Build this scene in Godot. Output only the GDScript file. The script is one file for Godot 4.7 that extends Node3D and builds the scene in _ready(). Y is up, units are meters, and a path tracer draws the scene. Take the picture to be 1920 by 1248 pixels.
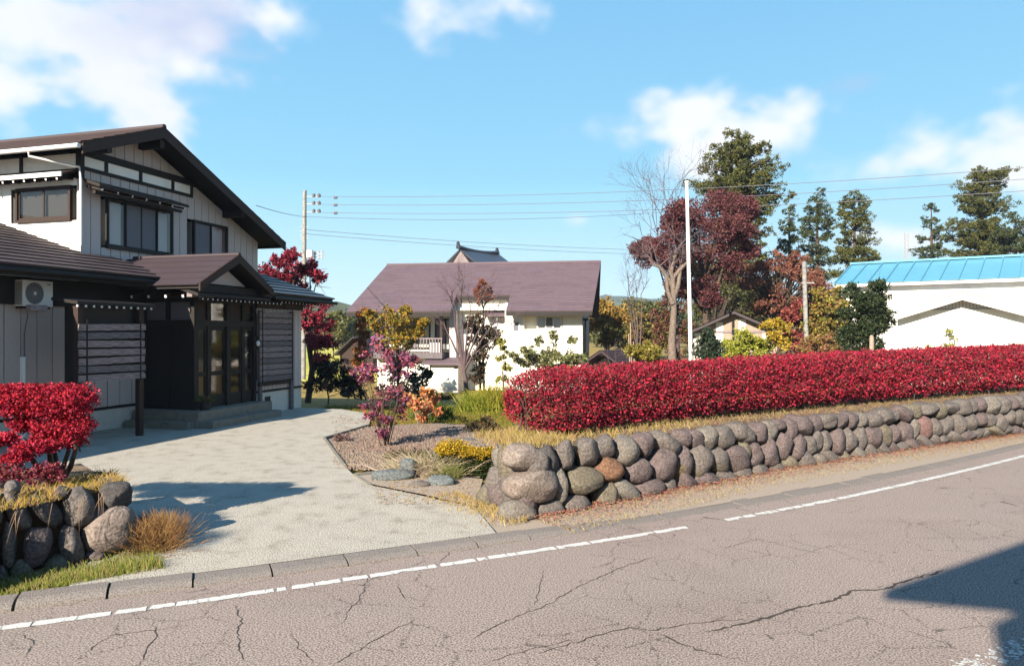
extends Node3D
# A photograph's pixel (1920 x 1248) gives a direction; distances come from the ground and from what things touch.
const F := 1330.0
const EYE := 2.2
const AIR := 0.34        # sky brightness beside the sun's
const SUN_GO := Vector3(0.4547, -0.4695, -0.7567)   # the way sunlight travels: from behind the viewer, over the left shoulder, 28 degrees high

var M := {}
var T := {}
var taken := {}
var H := Transform3D(Basis(Vector3(0.276, 0, -0.961), Vector3.UP, Vector3(0.961, 0, 0.276)), Vector3(-6.12, 0, -20.6))
var MH := Transform3D(Basis(Vector3(0.9877, 0, 0.1564), Vector3.UP, Vector3(-0.1564, 0, 0.9877)), Vector3(-7.6, -1.1, -45.0))
var RH := Transform3D(Basis(Vector3(0.8290, 0, 0.5592), Vector3.UP, Vector3(-0.5592, 0, 0.8290)), Vector3(16.2, 0.0, -30.0))

# ---------------------------------------------------------------- mesh collector
class MB:
	var v := PackedVector3Array()
	var n := PackedVector3Array()
	var c := PackedColorArray()
	var ix := PackedInt32Array()
	var tint := Color.WHITE
	func tri_n(a: Vector3, b: Vector3, d: Vector3, na: Vector3, nb: Vector3, nd: Vector3) -> void:
		var k := v.size()
		v.append(a); v.append(b); v.append(d)
		n.append(na); n.append(nb); n.append(nd)
		c.append(tint); c.append(tint); c.append(tint)
		if (d - a).cross(b - a).dot(na + nb + nd) >= 0.0:
			ix.append(k); ix.append(k + 1); ix.append(k + 2)
		else:
			ix.append(k); ix.append(k + 2); ix.append(k + 1)
	func quad_to(a: Vector3, b: Vector3, d: Vector3, e: Vector3, toward: Vector3) -> void:
		var nn := (d - a).cross(e - b)
		if nn.length_squared() < 1e-14:
			return
		nn = nn.normalized()
		if nn.dot(toward) < 0.0:
			nn = -nn
		var k := v.size()
		for p in [a, b, d, e]:
			v.append(p); n.append(nn); c.append(tint)
		if (d - a).cross(b - a).dot(nn) >= 0.0:
			ix.append_array(PackedInt32Array([k, k + 1, k + 2, k, k + 2, k + 3]))
		else:
			ix.append_array(PackedInt32Array([k, k + 2, k + 1, k, k + 3, k + 2]))
	func hexa(p: Array) -> void:   # p[0..3] one face, p[4..7] the opposite one, in the same order
		var m := Vector3.ZERO
		for q in p:
			m += q / 8.0
		for f in [[0, 1, 2, 3], [4, 5, 6, 7], [0, 1, 5, 4], [1, 2, 6, 5], [2, 3, 7, 6], [3, 0, 4, 7]]:
			var a: Vector3 = p[f[0]]; var b: Vector3 = p[f[1]]; var d: Vector3 = p[f[2]]; var e: Vector3 = p[f[3]]
			quad_to(a, b, d, e, (a + b + d + e) / 4.0 - m)
	func box(x0: float, x1: float, y0: float, y1: float, z0: float, z1: float) -> void:
		hexa([Vector3(x0, y0, z0), Vector3(x1, y0, z0), Vector3(x1, y0, z1), Vector3(x0, y0, z1), Vector3(x0, y1, z0), Vector3(x1, y1, z0), Vector3(x1, y1, z1), Vector3(x0, y1, z1)])
	func bar(a: Vector3, b: Vector3, w: float, h: float, up := Vector3.UP) -> void:   # a beam of section w x h
		var d := (b - a).normalized()
		var s := d.cross(up).normalized() * w / 2.0
		var t := s.cross(d).normalized() * h / 2.0
		hexa([a - s - t, a + s - t, a + s + t, a - s + t, b - s - t, b + s - t, b + s + t, b - s + t])
	func slab(a: Vector3, b: Vector3, d: Vector3, e: Vector3, drop: Vector3) -> void:
		hexa([a, b, d, e, a + drop, b + drop, d + drop, e + drop])
	func tube(p: Array, r: Array, sides := 6, cap := true) -> void:
		var rings := []
		var outs := []
		var ref := Vector3(0.31, 0.17, 0.93)
		for i in p.size():
			var d: Vector3 = (p[mini(i + 1, p.size() - 1)] - p[maxi(i - 1, 0)]).normalized()
			if absf(d.dot(ref)) > 0.95:
				ref = Vector3(0.9, 0.3, 0.1)
			var s := d.cross(ref).normalized()
			var t := d.cross(s).normalized()
			var ring := []
			var out := []
			for k in sides:
				var an := TAU * k / sides
				var o := s * cos(an) + t * sin(an)
				ring.append(p[i] + o * r[i]); out.append(o)
			rings.append(ring); outs.append(out)
		for i in p.size() - 1:
			for k in sides:
				var j := (k + 1) % sides
				tri_n(rings[i][k], rings[i][j], rings[i + 1][j], outs[i][k], outs[i][j], outs[i + 1][j])
				tri_n(rings[i][k], rings[i + 1][j], rings[i + 1][k], outs[i][k], outs[i + 1][j], outs[i + 1][k])
		if cap:
			for e in [0, p.size() - 1]:
				var dd: Vector3 = (p[e] - p[1 if e == 0 else e - 1]).normalized()
				for k in range(1, sides - 1):
					tri_n(rings[e][0], rings[e][k], rings[e][k + 1], dd, dd, dd)
	func leaf(p: Vector3, along: Vector3, side: Vector3, l: float, w: float, col: Color) -> void:
		var k := v.size()
		var nn := along.cross(side).normalized()
		v.append(p); v.append(p + along * l * 0.45 + side * w); v.append(p + along * l); v.append(p + along * l * 0.45 - side * w)
		for i in 4:
			n.append(nn); c.append(col)
		if (along * l).cross(along * l * 0.45 + side * w).dot(nn) >= 0.0:
			ix.append_array(PackedInt32Array([k, k + 1, k + 2, k, k + 2, k + 3]))
		else:
			ix.append_array(PackedInt32Array([k, k + 2, k + 1, k, k + 3, k + 2]))
	func blade(p: Vector3, tip: Vector3, w: float, col: Color) -> void:
		var d := tip - p
		var s := d.cross(Vector3(0.37, 0.1, 0.91)).normalized() * w
		var nn := s.cross(d).normalized()
		var k := v.size()
		var mid := p + d * 0.55 + Vector3(0, d.length() * 0.08, 0)
		v.append(p - s); v.append(p + s); v.append(mid + s * 0.7); v.append(mid - s * 0.7); v.append(tip)
		for i in 5:
			n.append(nn); c.append(col)
		if (mid + s - p + s).cross(s * 2.0).dot(nn) >= 0.0:
			ix.append_array(PackedInt32Array([k, k + 1, k + 2, k, k + 2, k + 3, k + 3, k + 2, k + 4]))
		else:
			ix.append_array(PackedInt32Array([k, k + 2, k + 1, k, k + 3, k + 2, k + 3, k + 4, k + 2]))
	func ball(m: Vector3, r: Vector3, seg := 10, rings := 7) -> void:
		for i in rings:
			for j in seg:
				var q := []
				for e in [[i, j], [i, j + 1], [i + 1, j + 1], [i + 1, j]]:
					var th: float = PI * e[0] / rings
					var ph: float = TAU * e[1] / seg
					q.append(Vector3(sin(th) * cos(ph), cos(th), sin(th) * sin(ph)))
				tri_n(m + q[0] * r, m + q[1] * r, m + q[2] * r, q[0], q[1], q[2])
				tri_n(m + q[0] * r, m + q[2] * r, m + q[3] * r, q[0], q[2], q[3])
	func mesh() -> ArrayMesh:
		var a := []
		a.resize(Mesh.ARRAY_MAX)
		a[Mesh.ARRAY_VERTEX] = v; a[Mesh.ARRAY_NORMAL] = n; a[Mesh.ARRAY_COLOR] = c; a[Mesh.ARRAY_INDEX] = ix
		var m := ArrayMesh.new()
		m.add_surface_from_arrays(Mesh.PRIMITIVE_TRIANGLES, a)
		return m

# ---------------------------------------------------------------- scene helpers
func gp(px: float, py: float, y := 0.0) -> Vector3:
	var z := (EYE - y) * F / (py - 624.0)
	return Vector3((px - 960.0) / F * z, y, -z)

func at(px: float, py: float, z: float) -> Vector3:
	return Vector3((px - 960.0) / F * z, EYE - (py - 624.0) / F * z, -z)

func hit(f: Transform3D, px: float, py: float, axis: int, k: float) -> Vector3:
	var e := f.affine_inverse() * Vector3(0, EYE, 0)
	var d := f.basis.inverse() * Vector3((px - 960.0) / F, -(py - 624.0) / F, -1.0)
	return e + d * ((k - e[axis]) / d[axis])

func rng_of(k: int) -> RandomNumberGenerator:
	var r := RandomNumberGenerator.new()
	r.seed = 7919 * k + 13
	return r

func numbered(called: String) -> String:
	var k: int = taken.get(called, 0)
	taken[called] = k + 1
	return called if k == 0 else "%s_%03d" % [called, k]

func tag(o: Node3D, label := "", category := "", group := "", kind := "") -> Node3D:
	for p in [["label", label], ["category", category], ["group", group], ["kind", kind]]:
		if p[1] != "":
			o.set_meta(p[0], p[1])
	return o

func thing(called: String, label: String, category: String, tr := Transform3D(), group := "", kind := "") -> Node3D:
	var o := Node3D.new()
	o.name = numbered(called)
	o.transform = tr
	add_child(o)
	return tag(o, label, category, group, kind)

func part(parent: Node, called: String, mb: MB, m: Material, kind := "") -> MeshInstance3D:
	var o := MeshInstance3D.new()
	o.mesh = mb.mesh()
	o.material_override = m
	o.name = called if parent != self else numbered(called)
	parent.add_child(o, true)
	if kind != "":
		o.set_meta("kind", kind)
	return o

func bxp(parent: Node, called: String, x0: float, x1: float, y0: float, y1: float, z0: float, z1: float, m: Material) -> MeshInstance3D:
	var b := MB.new()
	b.box(minf(x0, x1), maxf(x0, x1), minf(y0, y1), maxf(y0, y1), minf(z0, z1), maxf(z0, z1))
	return part(parent, called, b, m)

func here(p: Vector3) -> Transform3D:
	return Transform3D(Basis(), p)

# ---------------------------------------------------------------- materials
func lin(r: float, g: float, b: float) -> Color:
	return Color(r, g, b).linear_to_srgb()

func noise_tex(key: String, freq: float, oct: int, ramp: Array, size := 512, kind := FastNoiseLite.TYPE_SIMPLEX_SMOOTH, sd := 1) -> NoiseTexture2D:
	if T.has(key):
		return T[key]
	var f := FastNoiseLite.new()
	f.noise_type = kind
	f.seed = sd
	f.frequency = freq
	f.fractal_octaves = oct
	if oct == 1:
		f.fractal_type = FastNoiseLite.FRACTAL_NONE
	var t := NoiseTexture2D.new()
	t.width = size; t.height = size; t.seamless = true
	if kind == FastNoiseLite.TYPE_CELLULAR:
		f.cellular_return_type = FastNoiseLite.RETURN_DISTANCE2_SUB
		f.cellular_distance_function = FastNoiseLite.DISTANCE_EUCLIDEAN
		f.cellular_jitter = 1.0
		f.domain_warp_enabled = true
		f.domain_warp_amplitude = 26.0
		f.domain_warp_frequency = 0.02
	t.noise = f
	if ramp.size():
		var g := Gradient.new()
		var offs := PackedFloat32Array()
		var cols := PackedColorArray()
		for r in ramp:
			offs.append(r[0]); cols.append(Color(r[1], r[1], r[1]) if not r[1] is Color else r[1])
		g.offsets = offs; g.colors = cols
		t.color_ramp = g
	T[key] = t
	return t

func mat(key: String, col: Color, rough := 0.85, tex: Texture2D = null, sc := Vector3.ONE, world := true) -> StandardMaterial3D:
	if M.has(key):
		return M[key]
	var m := StandardMaterial3D.new()
	m.resource_name = key
	m.albedo_color = col
	m.roughness = rough
	m.metallic_specular = 0.4
	m.vertex_color_use_as_albedo = true
	if tex:
		m.albedo_texture = tex
		m.uv1_triplanar = true
		m.uv1_world_triplanar = world
		m.uv1_scale = sc
	M[key] = m
	return m

func bump(m: StandardMaterial3D, tex: Texture2D, cm: float) -> StandardMaterial3D:
	m.heightmap_enabled = true
	m.heightmap_texture = tex
	m.heightmap_scale = cm
	return m

func leafmat(key: String, back: Color, rough := 0.6) -> StandardMaterial3D:
	var m := mat(key, lin(0.66, 0.66, 0.66), rough)
	m.backlight_enabled = true
	m.backlight = back
	m.metallic_specular = 0.35
	return m

func make_materials() -> void:
	var fine := noise_tex("fine", 0.09, 4, [[0.0, 0.72], [0.35, 0.86], [0.6, 0.97], [1.0, 1.0]], 512, FastNoiseLite.TYPE_SIMPLEX_SMOOTH, 3)
	var mott := noise_tex("mottle", 0.012, 5, [[0.0, 0.62], [0.4, 0.82], [0.6, 0.93], [1.0, 1.0]], 512, FastNoiseLite.TYPE_SIMPLEX_SMOOTH, 5)
	var grit := noise_tex("grit", 0.35, 2, [[0.0, 0.2], [0.36, 0.66], [0.52, 0.86], [0.66, 1.0], [1.0, 1.0]], 1024, FastNoiseLite.TYPE_SIMPLEX_SMOOTH, 9)
	var grain := noise_tex("grain", 0.03, 5, [[0.0, 0.5], [0.45, 0.8], [0.6, 0.95], [1.0, 1.0]], 512, FastNoiseLite.TYPE_PERLIN, 12)
	var crack := noise_tex("cracks", 0.016, 1, [[0.0, 0.62], [0.006, 0.66], [0.014, 1.0], [1.0, 1.0]], 1024, FastNoiseLite.TYPE_CELLULAR, 21)
	var patch := noise_tex("patch", 0.006, 3, [[0.0, 0.1], [0.36, 0.2], [0.52, 1.0], [1.0, 1.0]], 512, FastNoiseLite.TYPE_SIMPLEX_SMOOTH, 31)
	var faint := noise_tex("faint", 0.012, 5, [[0.0, 0.93], [0.5, 0.98], [1.0, 1.0]], 512, FastNoiseLite.TYPE_SIMPLEX_SMOOTH, 6)
	var hgt := noise_tex("height", 0.05, 5, [], 512, FastNoiseLite.TYPE_SIMPLEX_SMOOTH, 41)
	# ground
	var a := mat("asphalt", lin(0.335, 0.268, 0.235), 0.92, grit, Vector3(0.17, 0.17, 0.17))
	a.detail_enabled = true
	a.detail_albedo = crack
	a.detail_mask = patch
	a.detail_blend_mode = BaseMaterial3D.BLEND_MODE_MUL
	a.detail_uv_layer = BaseMaterial3D.DETAIL_UV_2
	a.uv2_triplanar = true; a.uv2_world_triplanar = true
	a.uv2_scale = Vector3(0.14, 0.14, 0.14)
	var cn := noise_tex("concrete", 0.01, 7, [[0.0, Color(0.8, 0.79, 0.76)], [0.3, Color(0.935, 0.93, 0.91)], [0.46, Color(0.97, 0.965, 0.95)], [1.0, Color(1, 1, 0.98)]], 1024, FastNoiseLite.TYPE_SIMPLEX_SMOOTH, 51)
	var dr := mat("driveway", lin(0.5, 0.462, 0.405), 0.9, cn, Vector3(0.23, 0.23, 0.23))
	dr.detail_enabled = true
	dr.detail_albedo = grit
	dr.detail_blend_mode = BaseMaterial3D.BLEND_MODE_MUL
	dr.detail_uv_layer = BaseMaterial3D.DETAIL_UV_2
	dr.uv2_triplanar = true; dr.uv2_world_triplanar = true
	dr.uv2_scale = Vector3(0.17, 0.17, 0.17)
	bump(mat("kerb", lin(0.235, 0.205, 0.185), 0.92, grit, Vector3(0.2, 0.2, 0.2)), hgt, 0.6)
	mat("gutter", lin(0.17, 0.163, 0.141), 0.92, cn, Vector3(0.4, 0.4, 0.4))
	mat("soil", lin(0.184, 0.129, 0.0816), 0.95, mott, Vector3(0.7, 0.7, 0.7))
	mat("verge", lin(0.3, 0.245, 0.195), 0.95, fine, Vector3(0.9, 0.9, 0.9))
	mat("gravel", lin(0.29, 0.225, 0.18), 0.95, grit, Vector3(0.5, 0.5, 0.5))
	var lawn := noise_tex("lawn", 0.02, 5, [[0.0, Color(0.32, 0.33, 0.14)], [0.4, Color(0.5, 0.48, 0.2)], [0.58, Color(0.66, 0.56, 0.3)], [1.0, Color(0.72, 0.62, 0.4)]], 512, FastNoiseLite.TYPE_SIMPLEX_SMOOTH, 61)
	mat("ground", lin(0.592, 0.533, 0.444), 0.95, lawn, Vector3(0.18, 0.18, 0.18))
	mat("paint", lin(0.533, 0.525, 0.503), 0.7, fine, Vector3(1.3, 1.3, 1.3))
	mat("crack_dark", lin(0.0407, 0.0333, 0.0296), 0.95)  # the dark of the cracks, put into one even strip colour
	mat("field", lin(0.46, 0.42, 0.06), 0.95, mott, Vector3(0.05, 0.05, 0.05))
	mat("hill", lin(0.074, 0.0851, 0.037), 0.95, mott, Vector3(0.01, 0.01, 0.01))
	# stones
	var stn := noise_tex("stone", 0.02, 6, [[0.0, Color(0.5, 0.48, 0.46)], [0.4, Color(0.78, 0.76, 0.74)], [0.6, Color(0.92, 0.9, 0.88)], [0.8, Color(1, 1, 0.98)], [1.0, Color(1, 1, 1)]], 1024, FastNoiseLite.TYPE_SIMPLEX_SMOOTH, 71)
	var tones := [lin(0.131, 0.117, 0.113), lin(0.144, 0.128, 0.099), lin(0.122, 0.0972, 0.101), lin(0.216, 0.18, 0.164), lin(0.0675, 0.063, 0.0666), lin(0.171, 0.0945, 0.0585), lin(0.18, 0.11, 0.106), lin(0.162, 0.149, 0.137), lin(0.126, 0.149, 0.162)]
	for i in tones.size():
		bump(mat("stone%d" % i, tones[i], 0.9, stn, Vector3(1.1, 1.1, 1.1)), hgt, 0.9)
	# houses
	mat("siding", lin(0.52, 0.455, 0.44), 0.75, fine, Vector3(0.6, 2.2, 0.6), false)
	mat("plaster", lin(0.8, 0.78, 0.74), 0.85, faint, Vector3(0.3, 0.3, 0.3), false)
	mat("cream", lin(0.78, 0.75, 0.66), 0.85, faint, Vector3(0.3, 0.3, 0.3), false)
	mat("dark_wood", lin(0.012, 0.0075, 0.006), 0.65, grain, Vector3(3, 3, 3), false)
	mat("brown_wood", lin(0.035, 0.017, 0.012), 0.7, grain, Vector3(3, 3, 3), false)
	mat("slat_wood", lin(0.25, 0.2, 0.205), 0.85, grain, Vector3(0.35, 6, 3), false)
	mat("slat_wood_dark", lin(0.15, 0.13, 0.138), 0.85, grain, Vector3(0.35, 6, 3), false)
	mat("groove", lin(0.0444, 0.0407, 0.037), 0.9)
	mat("foundation", lin(0.5, 0.47, 0.42), 0.9, faint, Vector3(0.5, 0.5, 0.5), false)
	mat("shingle", lin(0.058, 0.04, 0.043), 0.75, fine, Vector3(1.5, 1.5, 1.5), false)
	mat("slate", lin(0.046, 0.032, 0.038), 0.62, fine, Vector3(0.8, 0.8, 0.8), false)
	mat("black_tile", lin(0.0444, 0.0481, 0.0629), 0.35, fine, Vector3(1.0, 1.0, 1.0), false)
	mat("brown_roof", lin(0.1, 0.07, 0.083), 0.7, faint, Vector3(0.4, 0.4, 0.4), false)
	var bl := mat("blue_metal", lin(0.09, 0.26, 0.36), 0.4, faint, Vector3(0.2, 0.2, 0.2), false)
	bl.metallic = 0.15
	mat("white_metal", lin(0.6, 0.59, 0.58), 0.45)
	mat("grey_metal", lin(0.259, 0.259, 0.266), 0.5)
	mat("black", lin(0.00888, 0.00814, 0.00814), 0.6)
	mat("room", lin(0.3, 0.26, 0.22), 0.9)
	mat("curtain", lin(0.63, 0.594, 0.612), 0.9)
	mat("screen", lin(0.118, 0.118, 0.141), 0.7)
	mat("concrete_pole", lin(0.266, 0.259, 0.244), 0.85, mott, Vector3(0.8, 0.8, 0.8))
	mat("bark", lin(0.0962, 0.0666, 0.0481), 0.95, grain, Vector3(4, 1, 4))
	mat("pale_bark", lin(0.17, 0.13, 0.105), 0.9, mott, Vector3(1.2, 1.2, 1.2))
	mat("stake_wood", lin(0.37, 0.281, 0.222), 0.85, grain, Vector3(6, 1, 6))
	mat("bare", lin(0.0814, 0.0555, 0.0592), 0.9)
	var g := StandardMaterial3D.new()
	g.resource_name = "glass"
	g.albedo_color = Color(0.12, 0.13, 0.14, 0.1)
	g.roughness = 0.04
	g.metallic_specular = 0.45
	g.transparency = BaseMaterial3D.TRANSPARENCY_ALPHA
	M["glass"] = g
	leafmat("red_leaf", Color(0.55, 0.12, 0.16), 0.72)
	M.red_leaf.albedo_color = lin(0.78, 0.78, 0.78)
	leafmat("leaf", Color(0.35, 0.35, 0.12), 0.6)
	leafmat("conifer", Color(0.08, 0.1, 0.03), 0.75)
	leafmat("warm_leaf", Color(0.5, 0.3, 0.1), 0.6)
	leafmat("grass_blade", Color(0.4, 0.35, 0.1), 0.7)

# ---------------------------------------------------------------- camera, sky, sun
func make_sky() -> ImageTexture:
	var w := 2048
	var h := 1024
	var f := FastNoiseLite.new()
	f.noise_type = FastNoiseLite.TYPE_SIMPLEX_SMOOTH
	f.seed = 5
	f.frequency = 1.0
	f.fractal_octaves = 5
	var puffs := []      # azimuth, elevation, half widths, strength, greyness: those in the photograph, then more of the same all round
	for p in [[20, 80, 330, 200, 1.4, 0.03], [330, 50, 230, 100, 0.8, 0.7], [200, 120, 330, 120, 0.6, 0.25], [180, 175, 260, 70, 0.8, 0.1], [360, 135, 90, 34, 0.8, 0.0], [540, 40, 75, 48, 1.0, 0.0], [840, 20, 130, 60, 0.95, 0.02], [20, 190, 110, 45, 0.9, 0.0],
			[1170, 245, 90, 32, 0.75, 0.0], [1290, 215, 130, 44, 1.15, 0.0], [1440, 250, 110, 60, 1.0, 0.0], [1330, 290, 110, 45, 0.8, 0.0], [1760, 280, 90, 55, 0.95, 0.0], [1870, 300, 130, 60, 0.95, 0.02], [1680, 310, 100, 30, 0.6, 0.05], [1690, 445, 70, 30, 0.9, 0.0], [1600, 160, 60, 18, 0.45, 0.8], [80, 490, 200, 30, 0.4, 0.0], [1090, 412, 50, 16, 0.6, 0.0], [1900, 330, 120, 30, 0.8, 0.0]]:
		var dx: float = (p[0] - 960.0) / F
		puffs.append([atan(dx), atan((624.0 - p[1]) / F / sqrt(1 + dx * dx)), p[2] / F * 0.85, p[3] / F * 0.95, p[4], p[5]])
	var r := rng_of(3)
	for i in 46:
		var az := r.randf_range(0.72, TAU - 0.72)
		puffs.append([az if az < PI else az - TAU, r.randf_range(0.03, 0.75), r.randf_range(0.05, 0.2), r.randf_range(0.03, 0.09), r.randf_range(0.6, 1.1), r.randf_range(0.0, 0.5)])
	var data := PackedFloat32Array()
	data.resize(w * h * 3)
	var cols := []       # puffs by column, so that each pixel looks at few
	for x in w:
		var az := wrapf((x + 0.5) / w * TAU, -PI, PI)
		var l := []
		for p in puffs:
			var d: float = absf(wrapf(az - p[0], -PI, PI))
			if d < p[2] * 2.4:
				l.append([p, d])
		cols.append(l)
	for y in h:
		var el := (0.5 - (y + 0.5) / h) * PI
		var t := clampf(sin(maxf(el, 0.0)), 0.0, 1.0)
		var base: Vector3
		if t < 0.2:
			base = Vector3(0.84, 1.04, 1.08).lerp(Vector3(0.38, 0.77, 1.02), pow(t / 0.2, 0.9))
		else:
			base = Vector3(0.38, 0.77, 1.02).lerp(Vector3(0.11, 0.38, 0.8), sqrt(clampf((t - 0.2) / 0.6, 0.0, 1.0)) * 0.5 + 0.5 * clampf((t - 0.2) / 0.6, 0.0, 1.0))
		var ce := cos(el)
		for x in w:
			var k := (y * w + x) * 3
			var c := base
			if el > 0.0:
				for e in cols[x]:
					var p: Array = e[0]
					var dy: float = absf(el - p[1])
					if dy > p[3] * 2.4:
						continue
					var az := (x + 0.5) / w * TAU
					var q := Vector3(sin(az) * ce, sin(el) * 1.5, -cos(az) * ce)
					var nn := f.get_noise_3dv(q * 5.0) * 1.15 + f.get_noise_3dv(q * 15.0 + Vector3(9, 3, 1)) * 0.5
					var d := sqrt((e[1] / p[2]) * (e[1] / p[2]) + (dy / p[3]) * (dy / p[3]))
					var s := smoothstep(0.0, 1.0, clampf((1.32 - d + nn * 1.1) * 0.78, 0.0, 1.0) * p[4])
					var cc := Vector3(1.0, 1.02, 1.06).lerp(Vector3(0.42, 0.52, 0.82), p[5])
					c = c.lerp(cc, clampf(s, 0.0, 1.0) * 0.95)
			data[k] = c.x * AIR; data[k + 1] = c.y * AIR; data[k + 2] = c.z * AIR
	return ImageTexture.create_from_image(Image.create_from_data(w, h, false, Image.FORMAT_RGBF, data.to_byte_array()))

func make_view() -> void:
	var cam := Camera3D.new()
	cam.name = "camera"
	cam.position = Vector3(0, EYE, 0)
	cam.fov = rad_to_deg(2.0 * atan(624.0 / F))
	cam.far = 3000.0
	cam.current = true
	add_child(cam)
	var e := Environment.new()
	e.background_mode = Environment.BG_SKY
	var sm := PanoramaSkyMaterial.new()
	sm.panorama = make_sky()
	var sky := Sky.new()
	sky.sky_material = sm
	e.sky = sky
	e.tonemap_mode = Environment.TONE_MAPPER_LINEAR
	e.tonemap_exposure = 3.0
	e.fog_enabled = true
	e.fog_density = 0.00025
	e.fog_light_color = Color(0.75, 0.86, 1.0)
	e.sdfgi_enabled = true
	e.ssao_enabled = true
	e.ssil_enabled = true
	var we := WorldEnvironment.new()
	we.name = "world_environment"
	we.environment = e
	add_child(we)
	var sun := DirectionalLight3D.new()
	sun.name = "sun"
	sun.light_color = Color(1.0, 0.95, 0.87)
	sun.light_energy = 1.6
	sun.light_angular_distance = 0.5
	sun.shadow_enabled = true
	add_child(sun)
	sun.look_at_from_position(Vector3.ZERO, SUN_GO)

func _ready() -> void:
	make_view()
	make_materials()
	make_ground()
	make_road()
	make_house()
	make_middle_house()
	make_blue_house()
	make_other_buildings()
	make_stone_walls()
	make_hedges()
	make_garden()
	make_trees()
	make_poles()

# ---------------------------------------------------------------- ground, road, driveway
func land(x: float, z: float) -> float:   # height of the terrain; z is negative ahead
	var d := -z
	var y := -1.1 * smoothstep(18.0, 38.0, d)
	y = lerpf(y, 0.0, smoothstep(7.0, 13.0, x))
	return y

var WL := [Vector2(-60, -19.5), Vector2(-31, -6.6), Vector2(-15, 0.35), Vector2(-8, 3.44), Vector2(-3.81, 5.28), Vector2(-2.32, 5.93), Vector2(-0.46, 6.82), Vector2(1.99, 8.04), Vector2(4.82, 9.72), Vector2(9.14, 12.67), Vector2(17.5, 18.9), Vector2(26, 25.8), Vector2(48, 45.0)]

func spline(pts: Array, step: float) -> Array:    # Catmull-Rom through the points, about one sample each step
	var out := []
	for i in pts.size() - 1:
		var p0: Vector2 = pts[maxi(i - 1, 0)]
		var p1: Vector2 = pts[i]
		var p2: Vector2 = pts[i + 1]
		var p3: Vector2 = pts[mini(i + 2, pts.size() - 1)]
		var m1 := (p2 - p0) * (p1.distance_to(p2) / maxf(p0.distance_to(p2), 0.01))
		var m2 := (p3 - p1) * (p1.distance_to(p2) / maxf(p1.distance_to(p3), 0.01))
		var k := maxi(1, int(p1.distance_to(p2) / step))
		for j in k:
			var t := float(j) / k
			out.append((2 * t * t * t - 3 * t * t + 1) * p1 + (t * t * t - 2 * t * t + t) * m1 + (-2 * t * t * t + 3 * t * t) * p2 + (t * t * t - t * t) * m2)
	out.append(pts[-1])
	return out

func offset_line(line: Array, by: float) -> Array:   # to the far side of the road when by > 0
	var out := []
	for i in line.size():
		var d: Vector2 = (line[mini(i + 1, line.size() - 1)] - line[maxi(i - 1, 0)]).normalized()
		out.append(line[i] + Vector2(-d.y, d.x) * by)
	return out

func w3(p: Vector2, y: float) -> Vector3:
	return Vector3(p.x, y, -p.y)

func strip(mb: MB, a: Array, b: Array, ya: float, yb: float) -> void:
	for i in a.size() - 1:
		mb.quad_to(w3(a[i], ya), w3(a[i + 1], ya), w3(b[i + 1], yb), w3(b[i], yb), Vector3.UP)

func poly(mb: MB, pts: Array, y: float) -> void:
	var q := PackedVector2Array(pts)
	var t := Geometry2D.triangulate_polygon(q)
	for i in range(0, t.size(), 3):
		mb.tri_n(w3(q[t[i]], y), w3(q[t[i + 1]], y), w3(q[t[i + 2]], y), Vector3.UP, Vector3.UP, Vector3.UP)

func make_ground() -> void:
	var g := MB.new()
	var xs := []
	var zs := []
	for i in 61:
		var t := (i - 30) / 30.0
		xs.append(signf(t) * (absf(t) * 40.0 + pow(absf(t), 5.0) * 1400.0))
	for i in 61:
		var t := i / 60.0
		zs.append(60.0 - t * 140.0 - pow(t, 6.0) * 1700.0)
	for i in 60:
		for j in 60:
			var q := []
			for e in [[i, j], [i + 1, j], [i + 1, j + 1], [i, j + 1]]:
				q.append(Vector3(xs[e[0]], land(xs[e[0]], zs[e[1]]) - 0.03, zs[e[1]]))
			g.quad_to(q[0], q[1], q[2], q[3], Vector3.UP)
	tag(part(self, "ground", g, M.ground), "brownish autumn grass ground around the houses", "ground", "", "structure")

func crack_line(parent: Node, pts: Array, w: float, r: RandomNumberGenerator, y: float) -> void:
	var mb := MB.new()
	var line := []
	for i in pts.size() - 1:
		var a := gp(pts[i][0], pts[i][1]); var b := gp(pts[i + 1][0], pts[i + 1][1])
		var k := maxi(2, int(a.distance_to(b) / 0.045))
		for j in k:
			var p := a.lerp(b, float(j) / k)
			line.append(Vector2(p.x, -p.z) + Vector2(r.randf_range(-0.016, 0.016), r.randf_range(-0.016, 0.016)))
	var l1 := []
	var l2 := []
	for i in line.size():
		var d: Vector2 = (line[mini(i + 1, line.size() - 1)] - line[maxi(i - 1, 0)]).normalized()
		var ww := w * r.randf_range(0.25, 1.0) * minf(1.0, minf(i, line.size() - 1 - i) / 4.0 + 0.1)
		l1.append(line[i] + Vector2(-d.y, d.x) * ww); l2.append(line[i] - Vector2(-d.y, d.x) * ww)
	strip(mb, l1, l2, y, y)
	part(parent, "crack", mb, M.crack_dark)  # flat near-black strip laid just over the asphalt along the crack

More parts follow.
